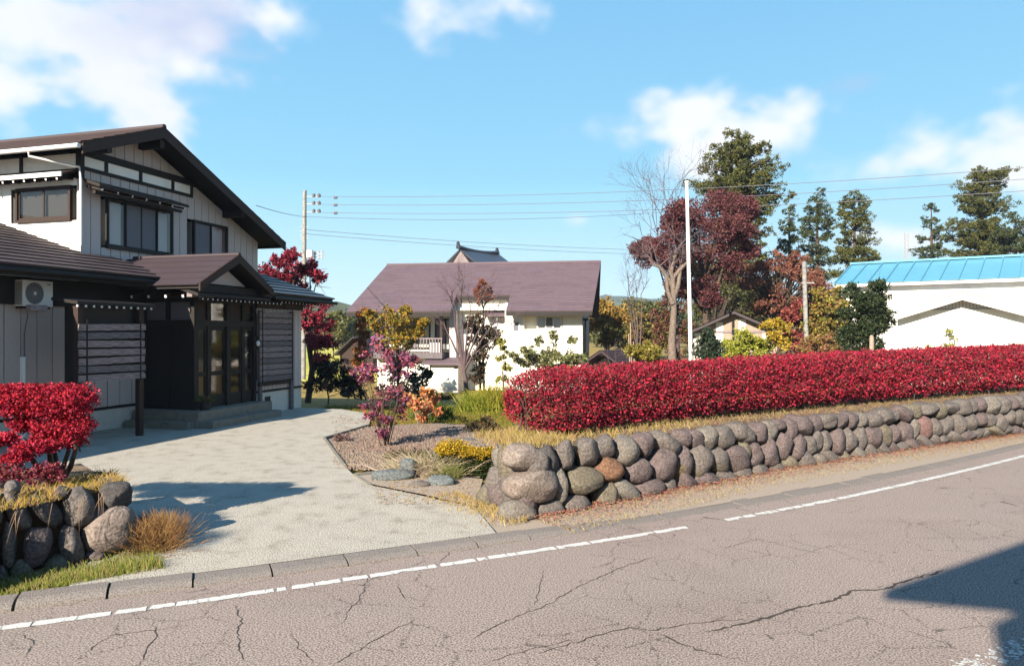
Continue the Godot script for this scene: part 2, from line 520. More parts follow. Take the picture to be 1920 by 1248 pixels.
func make_road() -> void:
	var r := rng_of(11)
	var line := spline(WL, 0.3)
	var road := thing("road", "cracked grey asphalt road with white edge lines", "road", Transform3D(), "", "structure")
	var mb := MB.new()
	var wn := FastNoiseLite.new()
	wn.seed = 12
	wn.frequency = 0.35
	wn.fractal_octaves = 4
	var lanes := []
	for k in 19:
		lanes.append(offset_line(line, 0.36 - 4.46 * k / 18.0))
	for k in 19:
		for i in line.size():
			var q: Vector2 = lanes[k][i]
			var tn := 1.0 + 0.22 * wn.get_noise_2d(q.x, q.y) + 0.1 * wn.get_noise_2d(q.x * 5.0 + 70.0, q.y * 5.0)
			mb.v.append(w3(q, 0.0)); mb.n.append(Vector3.UP)
			mb.c.append(Color(tn * (1.0 + 0.05 * wn.get_noise_2d(q.x + 200.0, q.y)), tn, tn))
	for k in 18:
		for i in line.size() - 1:
			var a0 := k * line.size() + i
			var b0 := a0 + line.size()
			mb.ix.append_array(PackedInt32Array([a0, a0 + 1, b0 + 1, a0, b0 + 1, b0]))
	part(road, "asphalt", mb, M.asphalt)
	# worn edge lines: short pieces of paint with ragged ends, cracked apart
	for side in [[0.0, 0.05], [-3.45, 0.085]]:
		var fineline := offset_line(spline(WL, 0.04), side[0])
		var p := MB.new()
		var i := 0
		while i < fineline.size() - 8:
			var n := r.randi_range(2, 6)
			var wear := r.randf()
			var mid: Vector2 = fineline[mini(i + 2, fineline.size() - 1)]
			var faded: bool = side[0] == 0.0 and absf(mid.x - 2.2) < 0.28
			if side[0] < 0.0 and absf(mid.x) < 20:      # the near line is worn to flecks of paint
				for q in 26:
					var f0: Vector2 = fineline[mini(i + r.randi() % n, fineline.size() - 1)]
					var c2 := f0 + Vector2(r.randf_range(-0.08, 0.08), r.randf_range(-0.08, 0.08))
					var e2 := Vector2.from_angle(r.randf() * TAU) * r.randf_range(0.008, 0.03)
					p.quad_to(w3(c2 + e2, 0.004), w3(c2 + e2.orthogonal() * 0.7, 0.004), w3(c2 - e2 * 0.8, 0.004), w3(c2 - e2.orthogonal() * 0.6, 0.004), Vector3.UP)
			elif not faded and absf(mid.x) < 32:
				var a := []
				var b := []
				for j in n + 1:
					var q: Vector2 = fineline[mini(i + j, fineline.size() - 1)]
					var d: Vector2 = (fineline[mini(i + j + 1, fineline.size() - 1)] - fineline[maxi(i + j - 1, 0)]).normalized()
					var nn := Vector2(-d.y, d.x)
					var end := r.randf_range(-0.014, 0.014) if j == 0 or j == n else 0.0
					a.append(q + nn * (side[1] + r.randf_range(-0.016, 0.006)) + d * (end + (0.014 if j == 0 else 0.0)))
					b.append(q - nn * (side[1] + r.randf_range(-0.012 - 0.03 * float(wear > 0.8), 0.006)) + d * end)
				strip(p, a, b, 0.004, 0.004)
			i += n
			if r.randf() < 0.35:
				i += 1 if r.randf() < 0.25 else 0
		part(road, "edge_line", p, M.paint)
	# the long cracks one can follow
	for c in [[[[880, 1200], [935, 1170], [1040, 1128], [1062, 1112], [1115, 1085], [1180, 1058], [1240, 1040]], 0.006], [[[1320, 1185], [1385, 1172], [1440, 1158], [1500, 1138], [1560, 1128], [1597, 1108], [1650, 1106], [1705, 1088], [1780, 1066]], 0.019],
			[[[1010, 1225], [1130, 1190], [1180, 1176], [1222, 1182], [1300, 1168], [1420, 1160]], 0.009], [[[1222, 1184], [1260, 1200], [1330, 1226], [1385, 1235], [1400, 1250]], 0.012], [[[285, 1160], [290, 1195], [270, 1225], [255, 1260]], 0.005], [[[440, 1130], [452, 1160], [445, 1190], [460, 1250]], 0.0055],
			[[[20, 1185], [60, 1200], [45, 1240]], 0.005], [[[690, 1080], [675, 1120], [650, 1150], [640, 1180]], 0.0045], [[[545, 1185], [560, 1215], [600, 1250]], 0.0045], [[[620, 1250], [700, 1200], [760, 1170], [800, 1150]], 0.006], [[[740, 1090], [760, 1120], [820, 1130]], 0.005],
			[[[1000, 1140], [1010, 1110], [1020, 1060]], 0.004], [[[1350, 1030], [1420, 1010], [1500, 1030], [1560, 1040]], 0.005], [[[150, 1230], [210, 1190], [300, 1180], [370, 1170]], 0.006], [[[820, 1060], [838, 1040], [850, 1020]], 0.005], [[[900, 1248], [1000, 1215], [1100, 1195]], 0.005]]:
		crack_line(road, c[0], c[1], r, 0.003)
	# kerb: one block after another, 0.6 m each
	var kerb := thing("kerb", "weathered concrete kerb blocks along the road", "kerb", Transform3D(), "", "structure")
	var kl := offset_line(line, 0.36)
	var run := 0.0
	var last: Vector2 = kl[0]
	var starts := []
	for p in kl:
		run += last.distance_to(p)
		last = p
		if run >= 0.62:
			run -= 0.62
			starts.append(p)
	for i in starts.size() - 1:
		var a: Vector2 = starts[i]
		var b: Vector2 = starts[i + 1]
		if absf((a.x + b.x) / 2.0) > 22.0:
			continue
		var d := (b - a).normalized()
		var nn := Vector2(-d.y, d.x)
		a += d * r.randf_range(0.006, 0.014)
		b -= d * r.randf_range(0.004, 0.012)
		var h := (0.062 if (a.x < -3.3) else lerpf(0.045, 0.014, smoothstep(-0.2, 1.2, a.x))) + r.randf_range(-0.006, 0.003)
		var k := MB.new()
		var sec := [[-0.01, -0.05], [0.0, h * 0.35], [0.05, h * 0.8], [0.09, h], [0.25, h + 0.004], [0.25, -0.05]]
		for j in sec.size() - 1:
			var s0: Array = sec[j]
			var s1: Array = sec[j + 1]
			k.quad_to(w3(a + nn * s0[0], s0[1]), w3(b + nn * s0[0], s0[1]), w3(b + nn * s1[0], s1[1]), w3(a + nn * s1[0], s1[1]), Vector3(-nn.x, 1.2, nn.y) if j < 4 else Vector3(nn.x, 0, -nn.y))
		for e in [[a, -1.0], [b, 1.0]]:
			for j in range(1, sec.size() - 1):
				var dd := w3(d, 0) * float(e[1])
				k.tri_n(w3(e[0] + nn * sec[0][0], sec[0][1]), w3(e[0] + nn * sec[j][0], sec[j][1]), w3(e[0] + nn * sec[j + 1][0], sec[j + 1][1]), dd, dd, dd)
		part(kerb, "kerb_stone", k, M.kerb)
	# strip of dirt, dry grass and fallen leaves between the kerb and the walls
	var v := MB.new()
	strip(v, offset_line(line, 0.56), offset_line(line, 2.2), 0.018, 0.045)
	tag(part(self, "verge", v, M.verge), "strip of dirt and fallen leaves between kerb and stone wall", "verge", "", "structure")
	# concrete driveway
	var kb := offset_line(line, 0.6)
	var pts := []
	for p in kb:
		if p.x > -3.75 and p.x < -0.02:
			pts.append(p)
	for q in [[893, 962], [800, 938], [700, 917], [664, 897], [645, 879], [607, 826], [690, 801], [700, 780], [640, 770], [575, 768]]:
		var g := gp(q[0], q[1])
		pts.append(Vector2(g.x, -g.z))
	for q in [Vector2(-6.6, 20.7), Vector2(-9.2, 15.4), Vector2(-16, 9.6), Vector2(-14.5, 7.9), Vector2(-6.9, 11.0), Vector2(-4.5, 8.3)]:
		pts.append(q)
	var dmb := MB.new()
	poly(dmb, pts, 0.05)
	var drive := thing("driveway", "pale stained concrete driveway between the road and the dark house", "driveway", Transform3D(), "", "structure")
	part(drive, "concrete_slab", dmb, M.driveway)
	var edge := MB.new()
	for e in [[[607, 826], [690, 801]], [[607, 826], [645, 879]], [[664, 897], [755, 886]], [[664, 897], [692, 916]]]:
		edge.bar(gp(e[0][0], e[0][1]) + Vector3(0, 0.045, 0), gp(e[1][0], e[1][1]) + Vector3(0, 0.045, 0), 0.05, 0.06)
	part(drive, "edging", edge, M.gutter)

# ---------------------------------------------------------------- building helpers (all in the building's own axes)
func roof_face(parent: Node, el: Vector3, er: Vector3, rl: Vector3, rr: Vector3, rows: int, tile: float, m: Material, sd: int, split := true, thick := 0.022, spread := 0.18) -> void:
	var r := rng_of(sd)
	var up := (er - el).cross(rl - el).normalized()
	if up.y < 0:
		up = -up
	var all := MB.new()
	for i in rows:
		var t0 := float(i) / rows
		var t1 := minf(1.0, (i + 1.12) / rows)
		var a := el.lerp(rl, t0); var b := er.lerp(rr, t0)
		var c := er.lerp(rr, t1); var d := el.lerp(rl, t1)
		var mb := MB.new() if split else all
		var n := maxi(1, int(round(a.distance_to(b) / tile)))
		var ph := 0.5 * (i % 2) / n
		for k in n + 1:
			var u0 := clampf((k - 0.5 * (i % 2)) / float(n), 0, 1)
			var u1 := clampf((k + 1 - 0.5 * (i % 2)) / float(n), 0, 1)
			if u1 - u0 < 0.001:
				continue
			var s := 1.0 + r.randf_range(-spread, spread)
			mb.tint = Color(s, s * r.randf_range(0.96, 1.02), s * r.randf_range(0.95, 1.05))
			var lift := up * (thick + r.randf_range(0, 0.004))
			var A := a.lerp(b, u0) + lift; var B := a.lerp(b, u1) + lift
			var C := d.lerp(c, u1) + up * 0.003; var D := d.lerp(c, u0) + up * 0.003
			mb.quad_to(A, B, C, D, up)
			mb.quad_to(A, B, B - lift * 1.2, A - lift * 1.2, (a - d))
		if split:
			part(parent, "shingle_course", mb, m)
	if not split:
		part(parent, "shingles", all, m, "stuff")

func siding(parent: Node, called: String, m: Material, x0: float, x1: float, yb: float, top: Callable, z: float, thick: float, step: float, holes: Array, along_z := false, gap := 0.02) -> void:
	var n := maxi(1, int(round((x1 - x0) / step)))
	for i in n:
		var a := x0 + (x1 - x0) * i / n + gap / 2.0
		var b := x0 + (x1 - x0) * (i + 1) / n - gap / 2.0
		var segs := [[yb, 1e9]]
		for h in holes:    # [x0, x1, y0, y1]
			if b > h[0] and a < h[1]:
				var ns := []
				for s in segs:
					if h[2] > s[0]:
						ns.append([s[0], minf(h[2], s[1])])
					if h[3] < s[1]:
						ns.append([maxf(h[3], s[0]), s[1]])
				segs = ns
		for s in segs:
			var ta := minf(s[1], top.call(a))
			var tb := minf(s[1], top.call(b))
			if maxf(ta, tb) - s[0] < 0.03:
				continue
			ta = maxf(ta, s[0] + 0.004); tb = maxf(tb, s[0] + 0.004)
			var mb := MB.new()
			var q := []
			for e in [z, z + thick]:
				for p in [Vector2(a, s[0]), Vector2(b, s[0]), Vector2(b, tb), Vector2(a, ta)]:
					q.append(Vector3(e, p.y, p.x) if along_z else Vector3(p.x, p.y, e))
			mb.hexa(q)
			part(parent, called, mb, m)

# a window in the plane z (or x when along_z) that looks along sgn; sashes: list of "glass", "curtain", "screen", "frosted"
func window(parent: Node, x0: float, x1: float, y0: float, y1: float, z: float, sgn: float, sashes: Array, fm: Material, along_z := false, frame := 0.05) -> void:
	var bx := func(mb: MB, a0: float, a1: float, b0: float, b1: float, c0: float, c1: float) -> void:
		if along_z:
			mb.box(minf(c0, c1), maxf(c0, c1), b0, b1, a0, a1)
		else:
			mb.box(a0, a1, b0, b1, minf(c0, c1), maxf(c0, c1))
	var f := MB.new()
	bx.call(f, x0 - frame, x1 + frame, y0 - frame * 1.3, y0, z - 0.02 * sgn, z + 0.06 * sgn)
	bx.call(f, x0 - frame, x1 + frame, y1, y1 + frame, z - 0.02 * sgn, z + 0.06 * sgn)
	bx.call(f, x0 - frame, x0, y0, y1, z - 0.02 * sgn, z + 0.058 * sgn)
	bx.call(f, x1, x1 + frame, y0, y1, z - 0.02 * sgn, z + 0.058 * sgn)
	var win := part(parent, "window", f, fm)
	var room := MB.new()
	bx.call(room, x0, x1, y0, y1, z - 0.32 * sgn, z - 0.3 * sgn)
	bx.call(room, x0 - 0.01, x0, y0, y1, z - 0.3 * sgn, z - 0.021 * sgn)
	bx.call(room, x1, x1 + 0.01, y0, y1, z - 0.3 * sgn, z - 0.021 * sgn)
	bx.call(room, x0, x1, y1, y1 + 0.01, z - 0.3 * sgn, z - 0.021 * sgn)
	bx.call(room, x0, x1, y0 - 0.01, y0, z - 0.3 * sgn, z - 0.021 * sgn)
	part(win, "reveal", room, M.room)
	var n := sashes.size()
	for i in n:
		var a := x0 + (x1 - x0) * i / n
		var b := x0 + (x1 - x0) * (i + 1) / n
		var off := 0.006 + 0.022 * (i % 2)
		var sf := 0.035
		var s := MB.new()
		bx.call(s, a, b, y0, y0 + sf * 1.4, z + (off - 0.012) * sgn, z + (off + 0.012) * sgn)
		bx.call(s, a, b, y1 - sf, y1, z + (off - 0.012) * sgn, z + (off + 0.012) * sgn)
		bx.call(s, a, a + sf, y0 + sf * 1.4, y1 - sf, z + (off - 0.0118) * sgn, z + (off + 0.0118) * sgn)
		bx.call(s, b - sf, b, y0 + sf * 1.4, y1 - sf, z + (off - 0.0118) * sgn, z + (off + 0.0118) * sgn)
		part(win, "sash", s, fm)
		var p := MB.new()
		bx.call(p, a + sf, b - sf, y0 + sf * 1.4, y1 - sf, z + off * sgn, z + (off + 0.004) * sgn)
		part(win, "pane", p, M.screen if sashes[i] == "screen" else M.curtain if sashes[i] == "frosted" else M.glass)
		if sashes[i] == "curtain":
			var cu := MB.new()
			var k := 18
			for j in k:
				var u0 := a + 0.02 + (b - a - 0.04) * j / k
				var u1 := a + 0.02 + (b - a - 0.04) * (j + 1) / k
				var d0 := z - (0.1 + 0.028 * sin(j * 2.1)) * sgn
				var d1 := z - (0.1 + 0.028 * sin((j + 1) * 2.1)) * sgn
				var q := [Vector3(u0, y0 + 0.03, d0), Vector3(u1, y0 + 0.03, d1), Vector3(u1, y1, d1), Vector3(u0, y1, d0)]
				if along_z:
					for e in 4:
						q[e] = Vector3(q[e].z, q[e].y, q[e].x)
				cu.quad_to(q[0], q[1], q[2], q[3], Vector3(sgn, 0, 0) if along_z else Vector3(0, 0, sgn))
			part(win, "curtain", cu, M.curtain)

# rafter ends painted white under an eave from a to b
func rafters(parent: Node, a: Vector3, b: Vector3, step: float, back: Vector3, w := 0.05) -> void:
	var n := int(a.distance_to(b) / step)
	for i in n + 1:
		var p := a.lerp(b, float(i) / n)
		var mb := MB.new()
		mb.bar(p, p + back, w, w * 1.15)
		var o := part(parent, "rafter", mb, M.dark_wood)
		var e := MB.new()
		e.bar(p - back.normalized() * 0.006, p - back.normalized() * 0.0005, w * 0.9, w)
		part(o, "painted_end", e, M.white_metal)

func gutter(parent: Node, a: Vector3, b: Vector3, m: Material, r := 0.055) -> void:
	var mb := MB.new()
	mb.tube([a, b], [r, r], 8)
	part(parent, "rain_gutter", mb, m)

# ---------------------------------------------------------------- the dark two-storey house
func make_house() -> void:
	var h := thing("two_storey_house", "two-storey house with dark timber, cream siding and gabled porch", "house", H)
	var z2 := -2.5       # front of the upper storey
	var z1 := -1.5       # front of the ground floor wing
	var xl := -5.17      # lit side of the upper storey
	var xr := 1.43
	var peak := Vector3(-3.39, 7.35, 0)
	var roofy := func(x: float) -> float:
		return 7.35 - (0.402 if x < peak.x else 0.428) * absf(x - peak.x)
	var under := func(x: float) -> float:
		return roofy.call(x) - 0.2
	# dark core behind the cladding
	var core := MB.new()
	core.box(xl + 0.05, xr - 0.02, 3.2, 4.95, -11.0, z2 - 0.36)
	core.hexa([Vector3(xl + 0.05, 4.95, -11), Vector3(peak.x, 4.95, -11), Vector3(peak.x, 4.95, z2 - 0.36), Vector3(xl + 0.05, 4.95, z2 - 0.36), Vector3(xl + 0.05, 6.4, -11), Vector3(peak.x, 7.1, -11), Vector3(peak.x, 7.1, z2 - 0.36), Vector3(xl + 0.05, 6.4, z2 - 0.36)])
	core.hexa([Vector3(peak.x, 4.95, -11), Vector3(xr - 0.02, 4.95, -11), Vector3(xr - 0.02, 4.95, z2 - 0.36), Vector3(peak.x, 4.95, z2 - 0.36), Vector3(peak.x, 7.1, -11), Vector3(xr - 0.02, 5.1, -11), Vector3(xr - 0.02, 5.1, z2 - 0.36), Vector3(peak.x, 7.1, z2 - 0.36)])
	core.box(-16, -4.35, 0.1, 3.25, -9.0, z1 - 0.05)
	core.box(-4.4, -0.05, 0.1, 3.25, -9.0, -1.6)
	core.box(-2.1, -0.05, 0.1, 3.0, -1.7, -0.36)
	part(h, "frame", core, M.groove)
	# openings on the upper front
	var w1a := hit(H, 201, 380, 2, z2); var w1b := hit(H, 319, 480, 2, z2)
	var w2a := hit(H, 363, 414, 2, z2); var w2b := hit(H, 422, 480, 2, z2)
	var wy0 := 4.3
	var wy1 := 5.42
	var holes := [[w1a.x - 0.05, w1b.x + 0.05, wy0 - 0.06, wy1 + 0.05], [w2a.x - 0.05, w2b.x + 0.05, 4.1, 5.37]]
	var band := 5.97
	siding(h, "siding_panel", M.siding, xl, xr, 3.5, func(x: float) -> float: return minf(band, under.call(x)), z2 - 0.02, 0.022, 0.29, holes)
	siding(h, "siding_panel", M.siding, xl + 0.1, xr, 6.46, under, z2 - 0.02, 0.022, 0.29, [])
	siding(h, "siding_panel", M.siding, -1.5, xr, band, under, z2 - 0.02, 0.02, 0.29, [])
	var bm := MB.new()
	bm.box(xl - 0.01, -1.55, band, 6.05, z2 - 0.02, z2 + 0.045)
	bm.box(xl - 0.01, -1.0, 6.29, 6.46, z2 - 0.02, z2 + 0.05)
	part(h, "beam", bm, M.dark_wood)
	var cuts := [xl + 0.05, -4.46, -3.4, -2.29, -1.58]
	for i in 4:
		bxp(h, "plaster_panel", cuts[i] + 0.04, cuts[i + 1] - 0.04, 6.05, 6.29, z2 - 0.01, z2 + 0.012, M.plaster)
		bxp(h, "timber_post", cuts[i + 1] - 0.045, cuts[i + 1] + 0.045, 6.05, 6.29, z2 - 0.02, z2 + 0.04, M.dark_wood)
	window(h, w1a.x, w1b.x, wy0, wy1, z2, 1.0, ["curtain", "screen", "screen", "curtain"], M.black)
	window(h, w2a.x, w2b.x, 4.16, 5.32, z2, 1.0, ["screen", "curtain"], M.black)
	# small canopy over the upper window
	var c1 := hit(H, 186, 345, 2, z2 + 0.5); var c2 := hit(H, 354, 382, 2, z2 + 0.5)
	var cy := 5.62
	var can := MB.new()
	can.slab(Vector3(c1.x, cy, z2 + 0.5), Vector3(c2.x, cy, z2 + 0.5), Vector3(c2.x, cy + 0.16, z2), Vector3(c1.x, cy + 0.16, z2), Vector3(0, -0.07, 0))
	var co := part(h, "window_canopy", can, M.dark_wood)
	rafters(co, Vector3(c1.x + 0.12, cy - 0.11, z2 + 0.46), Vector3(c2.x - 0.12, cy - 0.11, z2 + 0.46), 0.42, Vector3(0, 0.1, -0.44), 0.045)
	bxp(co, "canopy_beam", c1.x + 0.05, c2.x - 0.05, cy - 0.2, cy - 0.13, z2 + 0.25, z2 + 0.33, M.dark_wood)
	# lit side wall of the upper storey
	var s1 := hit(H, 131, 352, 0, xl); var s2 := hit(H, 35, 412, 0, xl)
	var sy0 := 4.86
	var sy1 := 5.56
	siding(h, "siding_panel", M.plaster, -10.5, z2, 3.4, func(_z: float) -> float: return 5.78, xl, 0.03, 0.3, [[s2.z - 0.05, s1.z + 0.05, sy0 - 0.06, sy1 + 0.05]], true, 0.008)
	window(h, s2.z, s1.z, sy0, sy1, xl, -1.0, ["curtain", "glass"], M.brown_wood, true)
	bxp(h, "plaster_panel", xl, xl + 0.03, 6.0, 6.34, -10.5, -4.3, M.plaster)
	bxp(h, "plaster_panel", xl, xl + 0.03, 6.0, 6.34, -4.2, z2 - 0.1, M.plaster)
	bxp(h, "timber_post", xl - 0.02, xl + 0.03, 5.9, 6.4, -4.3, -4.2, M.dark_wood)
	bxp(h, "timber_post", xl - 0.025, xl + 0.07, 5.75, 6.45, z2 - 0.1, z2 + 0.06, M.dark_wood)
	bxp(h, "corner_trim", xl - 0.012, xl + 0.08, 3.9, 5.75, z2 - 0.08, z2 + 0.03, M.siding)
	var sc := MB.new()
	sc.slab(Vector3(xl - 0.45, 5.79, -10.5), Vector3(xl - 0.45, 5.79, z2 - 0.05), Vector3(xl, 5.98, z2 - 0.05), Vector3(xl, 5.98, -10.5), Vector3(0, -0.05, 0))
	var side := part(h, "side_canopy", sc, M.brown_wood)
	bxp(side, "fascia", xl - 0.47, xl - 0.44, 5.72, 5.82, -10.5, z2 - 0.03, M.white_metal)
	rafters(side, Vector3(xl - 0.42, 5.68, z2 - 0.2), Vector3(xl - 0.42, 5.68, -5.9), 0.3, Vector3(0.4, 0.08, 0), 0.05)
	# upper roof
	var rf := MB.new()
	var zf := -1.8
	var zb := -11.5
	var L := Vector3(-5.78, 6.39, 0)
	var R := Vector3(1.85, 5.11, 0)
	for e in [[L, peak], [R, peak]]:
		rf.slab(e[0] + Vector3(0, 0, zf), e[0] + Vector3(0, 0, zb), e[1] + Vector3(0, 0, zb), e[1] + Vector3(0, 0, zf), Vector3(0, -0.12, 0))
	var roof := part(h, "upper_roof", rf, M.dark_wood)
	roof_face(roof, Vector3(L.x - 0.04, L.y - 0.01, zb), Vector3(L.x - 0.04, L.y - 0.01, zf + 0.03), Vector3(peak.x, peak.y + 0.01, zb), Vector3(peak.x, peak.y + 0.01, zf + 0.03), 8, 0.45, M.shingle, 21)
	roof_face(roof, Vector3(R.x + 0.04, R.y - 0.01, zf + 0.03), Vector3(R.x + 0.04, R.y - 0.01, zb), Vector3(peak.x, peak.y + 0.01, zf + 0.03), Vector3(peak.x, peak.y + 0.01, zb), 16, 0.45, M.shingle, 22)
	var bg := MB.new()
	for e in [L, R]:
		bg.hexa([e + Vector3(0, -0.26, zf + 0.005), e + Vector3(0, 0.0, zf + 0.005), e + Vector3(0, 0.0, zf + 0.05), e + Vector3(0, -0.26, zf + 0.05), peak + Vector3(0, -0.26, zf + 0.005), peak + Vector3(0, 0.03, zf + 0.005), peak + Vector3(0, 0.03, zf + 0.05), peak + Vector3(0, -0.26, zf + 0.05)])
	part(roof, "bargeboard", bg, M.brown_wood)
	var cap := MB.new()
	cap.tube([peak + Vector3(0, 0.03, zf + 0.05), peak + Vector3(0, 0.03, zb)], [0.07, 0.07], 8)
	part(roof, "ridge_cap", cap, M.shingle)
	for x in [[peak.x, 6.95], [-0.2, 5.72], [-5.0, 6.45]]:
		bxp(roof, "purlin", x[0] - 0.07, x[0] + 0.07, x[1] - 0.1, x[1] + 0.1, z2, zf - 0.02, M.dark_wood)
	gutter(roof, Vector3(L.x - 0.08, L.y - 0.1, zb), Vector3(L.x - 0.08, L.y - 0.1, zf + 0.02), M.white_metal)
	gutter(roof, Vector3(R.x + 0.02, R.y - 0.12, zb), Vector3(R.x + 0.02, R.y - 0.12, zf - 0.1), M.black)
	var dp := MB.new()
	dp.tube([Vector3(L.x - 0.08, 6.28, -3.2), Vector3(L.x - 0.08, 6.15, -3.2), Vector3(xl - 0.06, 6.0, z2 + 0.05), Vector3(xl - 0.05, 5.7, z2 + 0.08), Vector3(xl - 0.05, 4.2, z2 + 0.08)], [0.03, 0.03, 0.03, 0.03, 0.03], 8)
	part(h, "downpipe", dp, M.white_metal)
	# lower roof of the wing
	var eh := 3.44
	var ez := -0.6
	var sl := 0.32
	var ry := func(z: float) -> float: return eh + sl * (ez - z)
	var lr := MB.new()
	lr.slab(Vector3(-16, eh, ez), Vector3(-4.3, eh, ez), Vector3(-4.3, ry.call(-2.48), -2.48), Vector3(-16, ry.call(-2.48), -2.48), Vector3(0, -0.09, 0))
	lr.slab(Vector3(-16, ry.call(-2.48), -2.48), Vector3(xl - 0.005, ry.call(-2.48), -2.48), Vector3(xl - 0.005, ry.call(-7.0), -7.0), Vector3(-16, ry.call(-7.0), -7.0), Vector3(0, -0.09, 0))
	var lower := part(h, "lower_roof", lr, M.dark_wood)
	roof_face(lower, Vector3(-16, eh, ez + 0.04), Vector3(-4.3, eh, ez + 0.04), Vector3(-16, ry.call(-2.48), -2.48), Vector3(-4.3, ry.call(-2.48), -2.48), 6, 0.24, M.shingle, 23, true, 0.028, 0.35)
	roof_face(lower, Vector3(-16, ry.call(-2.48), -2.48), Vector3(xl - 0.01, ry.call(-2.48), -2.48), Vector3(-16, ry.call(-7.0), -7.0), Vector3(xl - 0.01, ry.call(-7.0), -7.0), 14, 0.24, M.shingle, 24, true, 0.028, 0.35)
	bxp(lower, "fascia", -16, -4.6, eh - 0.2, eh - 0.02, ez - 0.06, ez - 0.01, M.dark_wood)
	gutter(lower, Vector3(-16, eh - 0.1, ez + 0.05), Vector3(-5.0, eh - 0.1, ez + 0.05), M.dark_wood, 0.05)
	var fl := MB.new()
	fl.tube([Vector3(-5.2, eh + 0.05, ez - 0.35), Vector3(-4.95, eh + 0.02, ez - 0.2), Vector3(-4.9, eh - 0.15, ez - 0.1)], [0.03, 0.03, 0.03], 8)
	part(lower, "downpipe", fl, M.white_metal)
	# wing wall
	siding(h, "siding_panel", M.siding, -16, -4.35, 0.56, func(_x: float) -> float: return 3.3, z1 - 0.02, 0.022, 0.34, [])
	bxp(h, "foundation", -16, -4.35, -0.05, 0.5, z1 - 0.04, z1 + 0.015, M.foundation)
	bxp(h, "base_flashing", -16, -4.35, 0.5, 0.56, z1 - 0.04, z1 + 0.03, M.dark_wood)
	bxp(h, "eave_beam", -16, -4.4, 2.75, 3.3, z1 + 0.01, z1 + 0.09, M.dark_wood)
	# boarded bay with posts
	var bay := Node3D.new()
	bay.name = "boarded_bay"
	h.add_child(bay)
	var bx0 := -7.5
	var bx1 := -5.92
	var roofb := MB.new()
	roofb.slab(Vector3(bx0 - 0.1, 2.8, 0.08), Vector3(bx1 + 0.25, 2.8, 0.08), Vector3(bx1 + 0.25, 2.88, -0.55), Vector3(bx0 - 0.1, 2.88, -0.55), Vector3(0, -0.06, 0))
	part(bay, "bay_roof", roofb, M.dark_wood)
	bxp(bay, "bay_body", bx0 + 0.02, bx1 - 0.02, 1.25, 2.72, -0.36, -0.12, M.dark_wood)
	for x in [bx0 + 0.04, bx1 - 0.05]:
		bxp(bay, "post", x - 0.055, x + 0.055, 0.0, 2.72, -0.11, 0.0, M.brown_wood)
	var rr := rng_of(5)
	for i in 7:
		var y := 1.26 + 0.165 * i
		var mb := MB.new()
		var t := rr.randf_range(-0.012, 0.012)
		var q := []
		for e in [0.012, 0.036]:
			q += [Vector3(bx0 - 0.02 + rr.randf_range(-0.03, 0.02), y + t, e), Vector3(bx1 + rr.randf_range(-0.02, 0.04), y - t, e), Vector3(bx1 + rr.randf_range(-0.02, 0.04), y + 0.128 - t, e), Vector3(bx0 - 0.02, y + 0.128 + t, e)]
		mb.hexa(q)
		part(bay, "slat", mb, M.slat_wood if i != 1 and i != 5 else M.slat_wood_dark)
	for x in [bx0 + 0.15, bx1 - 0.12]:
		bxp(bay, "batten", x - 0.012, x + 0.012, 1.22, 2.45, 0.038, 0.052, M.dark_wood)
	var bra := MB.new()
	for i in 11:
		bra.box(bx0 - 0.1 + i * 0.18, bx0 - 0.07 + i * 0.18, 2.69, 2.73, 0.06, 0.085)
	part(bay, "painted_ends", bra, M.white_metal, "stuff")
	bxp(h, "stub_beam", -8.05, -7.72, 2.62, 2.72, -0.62, -0.5, M.slat_wood)
	bxp(h, "drain_pipe", -7.86, -7.8, 0.0, 1.75, -1.0, -0.94, M.white_metal)
	# entrance block: side, door front, boarded right corner
	var dx0 := -4.35
	var dx1 := -2.16
	var en := Node3D.new()
	en.name = "entrance"
	h.add_child(en)
	var wood := MB.new()
	for x in [dx0, -3.9, -3.2, -2.62, dx1]:
		wood.box(x - 0.06, x + 0.06, 0.42, 3.06, -0.12, 0.0)
	wood.box(dx0, dx1, 2.36, 2.5, -0.13, 0.012)
	wood.box(dx0, dx1, 2.92, 3.08, -0.13, 0.014)
	for z in [-0.75, -1.42]:
		wood.box(dx0 - 0.06, dx0 + 0.06, 0.42, 3.06, z - 0.05, z + 0.05)
	wood.box(dx0 - 0.07, dx0 + 0.055, 2.36, 2.5, -1.45, -0.1)
	wood.box(dx0 - 0.07, dx0 + 0.055, 2.92, 3.08, -1.45, -0.1)
	part(en, "door_frame", wood, M.dark_wood)
	bxp(en, "hall_backing", dx0 + 0.1, dx1, 0.42, 3.0, -1.45, -1.4, M.room)
	var xs := [dx0, -3.9, -3.2, -2.62, dx1]
	for i in 4:
		var tr := MB.new()
		tr.box(xs[i] + 0.06, xs[i + 1] - 0.06, 2.5, 2.92, -0.06, -0.05)
		part(en, "transom_pane", tr, M.brown_wood if i % 2 == 0 else M.glass)
		var door := MB.new()
		var zz := -0.05 - 0.03 * (i % 2)
		door.box(xs[i] + 0.06, xs[i + 1] - 0.06, 0.42, 0.72, zz - 0.02, zz + 0.02)
		door.box(xs[i] + 0.06, xs[i + 1] - 0.06, 2.26, 2.36, zz - 0.02, zz + 0.02)
		door.box(xs[i] + 0.06, xs[i + 1] - 0.06, 1.18, 1.28, zz - 0.02, zz + 0.02)
		for x in [xs[i] + 0.06, xs[i + 1] - 0.12]:
			door.box(x, x + 0.06, 0.72, 2.26, zz - 0.021, zz + 0.021)
		var dd := part(en, "sliding_door", door, M.dark_wood)
		for y in [[0.72, 1.18], [1.28, 2.26]]:
			bxp(dd, "pane", xs[i] + 0.12, xs[i + 1] - 0.12, y[0], y[1], zz - 0.004, zz + 0.004, M.glass)
